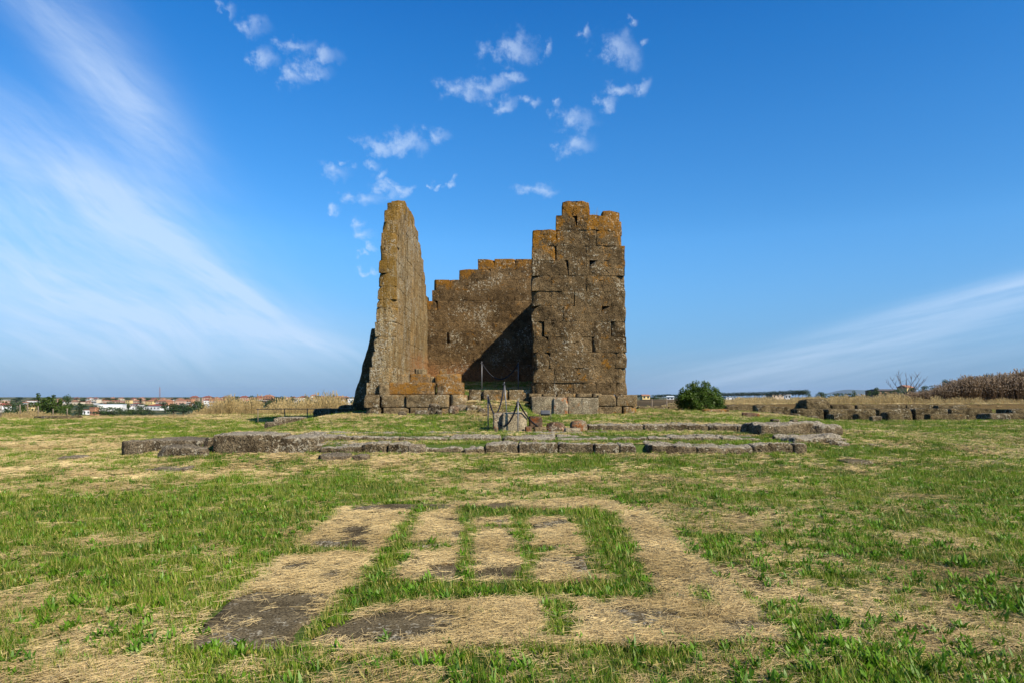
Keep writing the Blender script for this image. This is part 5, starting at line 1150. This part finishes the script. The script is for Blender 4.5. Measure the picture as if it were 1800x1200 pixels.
# right of the temple
building(1136, 692.5, 701, 14, 'yellow', 'terra', 'small yellow house just right of the temple', 'gable', d=420)
building(1178, 695, 702, 12, 'white', 'pale', 'little white house with a pale roof left of the bush', 'gable', d=460)
building(1284, 697, 702, 16, 'white', 'grey', 'low white building right of the bush', 'flat', d=520)
building(1368, 692, 699, 22, 'tan', 'white', 'long low white roofed building under the umbrella pines', 'flat', d=640)
building(1385, 691.5, 700, 9, 'white', 'white', 'bright white house front at the right end of the long building', 'gable', d=620)
building(1600, 676, 692, 20, 'yellow', 'terra', 'farmhouse with a terracotta roof behind the bare tree', 'gable', d=330, ang=.5)
building(1566, 683, 694, 44, 'brown', 'dark', 'long dark roofed barn left of the farmhouse', 'gable', d=360, ang=.1)
TR = [ # px, top, width, distance, kind
 (84, 692, 54, 95, ('spiky', 'tree2'), 'sunlit conifer clump with leaning tops near the left border'),
 (121, 693.5, 13, 230, ('round', 'tree'), 'tall round topped dark tree right of the sunlit conifer clump'),
 (14, 703, 26, 210, ('round', 'tree'), 'dark tree at the left border'),
 (32, 706, 20, 190, ('round', 'tree'), 'low dark tree between the tan and the yellow buildings'),
 (140, 706, 20, 330, ('cone', 'pine'), 'dark conical tree left of the small brick house'),
 (110, 709, 22, 200, ('round', 'tree2'), 'bright low tree right of the sunlit conifer clump'),
 (178, 713, 24, 420, ('round', 'tree'), 'dark bushy tree under the left end of the warehouse'),
 (196, 714, 28, 400, ('round', 'tree'), 'dark bushy tree under the middle of the warehouse'),
 (212, 715, 22, 430, ('round', 'tree'), 'low tree under the right end of the warehouse'),
 (228, 717, 22, 450, ('round', 'tree2'), 'green tree crown right at the lawn edge below the pink white building'),
 (244, 716, 26, 440, ('round', 'tree'), 'wide dark tree below the white shed'),
 (247, 699, 9, 900, ('cone', 'pine'), 'dark pointed tree between the yellow blocks'),
 (263, 717, 20, 450, ('round', 'tree'), 'low tree below the red roofed white house'),
 (290, 706, 18, 600, ('round', 'tree'), 'dark tree right of the red roofed white house'),
 (305, 709, 26, 480, ('round', 'tree'), 'broad dark tree below the orange balcony block'),
 (322, 710, 24, 500, ('round', 'tree'), 'broad dark tree in front of the narrow orange block'),
 (342, 704, 26, 520, ('round', 'tree'), 'large dark tree below the dark red roofed house'),
 (352, 711, 22, 430, ('round', 'tree'), 'dark tree left of the low white flat building'),
 (392, 706, 22, 560, ('round', 'tree'), 'dark tree right of the brick apartment block'),
 (404, 697, 16, 900, ('round', 'tree'), 'tree on the skyline above the cream house'),
 (418, 701, 20, 620, ('round', 'tree'), 'dark tree left of the salmon house with the red roof'),
 (441, 703, 14, 640, ('round', 'tree'), 'dark tree left of the brick blocks'),
 (478, 696.5, 10, 700, ('cone', 'pine'), 'slim dark tree right of the brick blocks'),
 (487, 698, 16, 700, ('round', 'tree'), 'round tree right of the slim dark tree'),
 (500, 697.5, 14, 760, ('round', 'tree'), 'round tree left of the pale yellow house'),
 (512, 695, 8, 900, ('cone', 'pine'), 'small pointed tree above the pale yellow house'),
 (541, 699, 14, 720, ('round', 'tree2'), 'green tree before the cream skyline house'),
 (572, 695.5, 18, 700, ('round', 'tree'), 'dark tree on the skyline left of the temple, the larger of two'),
 (585, 694.5, 7, 800, ('cone', 'pine'), 'small pointed tree left of the big orange block'),
 (535, 706, 20, 120, ('round', 'tree2'), 'green bush rising out of the tall dry grass'),
 (458, 709, 18, 480, ('round', 'tree'), 'dark tree below the brick blocks'),
 # right side
 (1421, 691, 9, 260, ('round', 'tree'), 'small dark tree right of the last umbrella pine'),
 (1445, 688, 24, 260, ('round', 'tree'), 'broad low tree, left end of the dark hedge'),
 (1470, 690, 26, 265, ('round', 'tree'), 'low dark tree in the hedge, second from its left end'),
 (1502, 685.5, 12, 262, ('round', 'tree'), 'round tree rising above the dark hedge'),
 (1492, 690, 22, 270, ('round', 'tree'), 'low dark tree before the blue hill'),
 (1527, 684.5, 10, 255, ('round', 'tree'), 'round tree right of the blue hill'),
 (1539, 680, 10, 230, ('round', 'tree'), 'round tree at the left end of the barn'),
 (1556, 687, 24, 235, ('round', 'tree'), 'dark tree in front of the barn'),
 (1580, 684, 26, 225, ('round', 'tree'), 'dark tree just left of the farmhouse'),
 (1603, 681, 20, 220, ('round', 'tree2'), 'green tree in front of the farmhouse'),
 (1623, 677, 14, 215, ('round', 'tree'), 'dark tree just right of the farmhouse'),
 (1640, 676.5, 18, 210, ('round', 'tree'), 'dark tree between the farmhouse and the tall slim tree'),
 (1660, 666, 15, 190, ('round', 'tree'), 'tall slim tree standing above the others left of the thistles'),
 (1669, 668, 6, 190, ('round', 'tree'), 'thin sparse tree close right of the tall slim tree'),
 (1738, 655.5, 21, 170, ('umbrella', 'pine'), 'umbrella pine whose crown tops the thistle thicket'),
 (1150, 693, 22, 500, ('round', 'tree'), 'dark trees at the foot of the first umbrella pines'),
]
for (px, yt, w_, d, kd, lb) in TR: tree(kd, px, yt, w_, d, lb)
# skyline wood of the town: small trees between the houses
for k in range(34):
    px = 4+k*18.4+rg.uniform(-7, 7); d = rg.uniform(900, 1300)
    tree(('round', 'tree'), px, rg.uniform(696.8, 700.5)-(3 if px > 330 else 0), rg.uniform(10, 17), d, 'small dark tree on the far skyline between the town houses', 'far trees between the town houses')
for k in range(36):
    px = 2+k*17.6+rg.uniform(-7, 7); d = rg.uniform(560, 850)
    tree(('round', 'tree' if k % 4 else 'tree2'), px, rg.uniform(704., 712.) if px < 380 else rg.uniform(701, 706), rg.uniform(12, 22), d, 'dark green tree on the slope in front of the town houses', 'trees on the slope in front of the town')
# row of umbrella pines
ups = [1120, 1126, 1158, 1166, 1175, 1184, 1193, 1272, 1281, 1290, 1299, 1308, 1317, 1326, 1335, 1344, 1353, 1362, 1371, 1380, 1389, 1398, 1404, 1411, 1417]
for k, px in enumerate(ups):
    d = 620-(px-1120)*.55; yt = np.interp(px, [1120, 1200, 1270, 1340, 1385, 1417], [693, 691.5, 689, 687.5, 685, 683.8])+rg.uniform(-.4, .5)
    tree(('umbrella', 'pine'), px, yt, rg.uniform(11, 15), d, 'umbrella pine in the long row on the horizon', 'umbrella pines in a row on the horizon')
# radio mast
d = 1200.; x = at(281, d); g = z1(x, d); h = zp(680, d)-g; mb = MB(); q = h/26
for (sx, sy) in ((-1, -1), (1, -1), (1, 1), (-1, 1)): mb.tube([(sx*1.2, sy*1.2, 0), (sx*.35, sy*.35, h)], .13, 4)
for k in range(16):
    z0, z2 = h*k/16, h*(k+1)/16; a, b = 1.2-.85*k/16, 1.2-.85*(k+1)/16
    mb.tube([(-a, -a, z0), (b, -b, z2)], .09, 3); mb.tube([(a, -a, z0), (-b, -b, z2)], .09, 3)
mt = empty('radio_mast', (x, d, g)); tag(mt, 'thin lattice radio mast above the town', 'radio mast'); mb.build('lattice', plain('mast_paint', (.30, .16, .14), .6), mt)
mb = MB(); mb.tube([(0, 0, h-.5), (0, 0, h+3)], .12, 4); mb.build('aerial', M['steel'], mt)
# thin posts along the left edge of the lawn
for k, (px, yt) in enumerate(((1.5, 711), (35, 710), (48.5, 708), (67, 713), (93, 718), (118, 717))):
    d = 43+.8*(k % 3); x = at(px, d); g = z1(x, d); o = empty('fence_stake', (x, d, g)); tag(o, 'thin wooden stake standing at the left edge of the lawn', 'stake', 'thin stakes at the left edge of the lawn')
    mb = MB(); mb.tube([(0, 0, -.1), (.01, 0, (zp(yt, d)-g)*.6), (0, .01, zp(yt, d)-g)], .035, 6); mb.build('stake', M['wood'], o)
# far blue hill
d = 14000.; n = 60; V = []; F = []
for j in range(9):
    for i in range(n+1):
        px = 1478+62*i/n; t = i/n; e = max(0, math.sin(math.pi*t))**1.2*(1+.25*math.sin(9*t))*(.55 if t > .6 else 1.) ; yy = 692-9.5*e*math.sin(math.pi*j/8)
        V.append((at(px, d), d-900+j*225+200*math.sin(t*7), max(-40, zp(yy, d))))
for j in range(8):
    for i in range(n): a = j*(n+1)+i; F.append((a, a+1, a+n+2, a+n+1))
tag(link('hills', mkmesh('hills', V, np.array(F), plain('wooded_hillside', (.06, .08, .05), .95, 0, .3, .002))), kind='structure')
# ---------------------------------------------------------------- air
def haze(dens):
    mb = MB(); mb.box(-9000, 12500, -60, 15500, -90, 175); m, t = material('air')
    v = t.new('ShaderNodeVolumePrincipled', {'Color': (.60, .78, 1.0, 1), 'Density': dens, 'Anisotropy': .2}); o = t.new('ShaderNodeOutputMaterial'); t.l.new(v.outputs[0], o.inputs['Volume'])
    m.volume_intersection_method = 'FAST' if hasattr(m, 'volume_intersection_method') else 0
    o = mb.build('haze', m, smooth=False); tag(o, kind='stuff')
haze(3e-5)
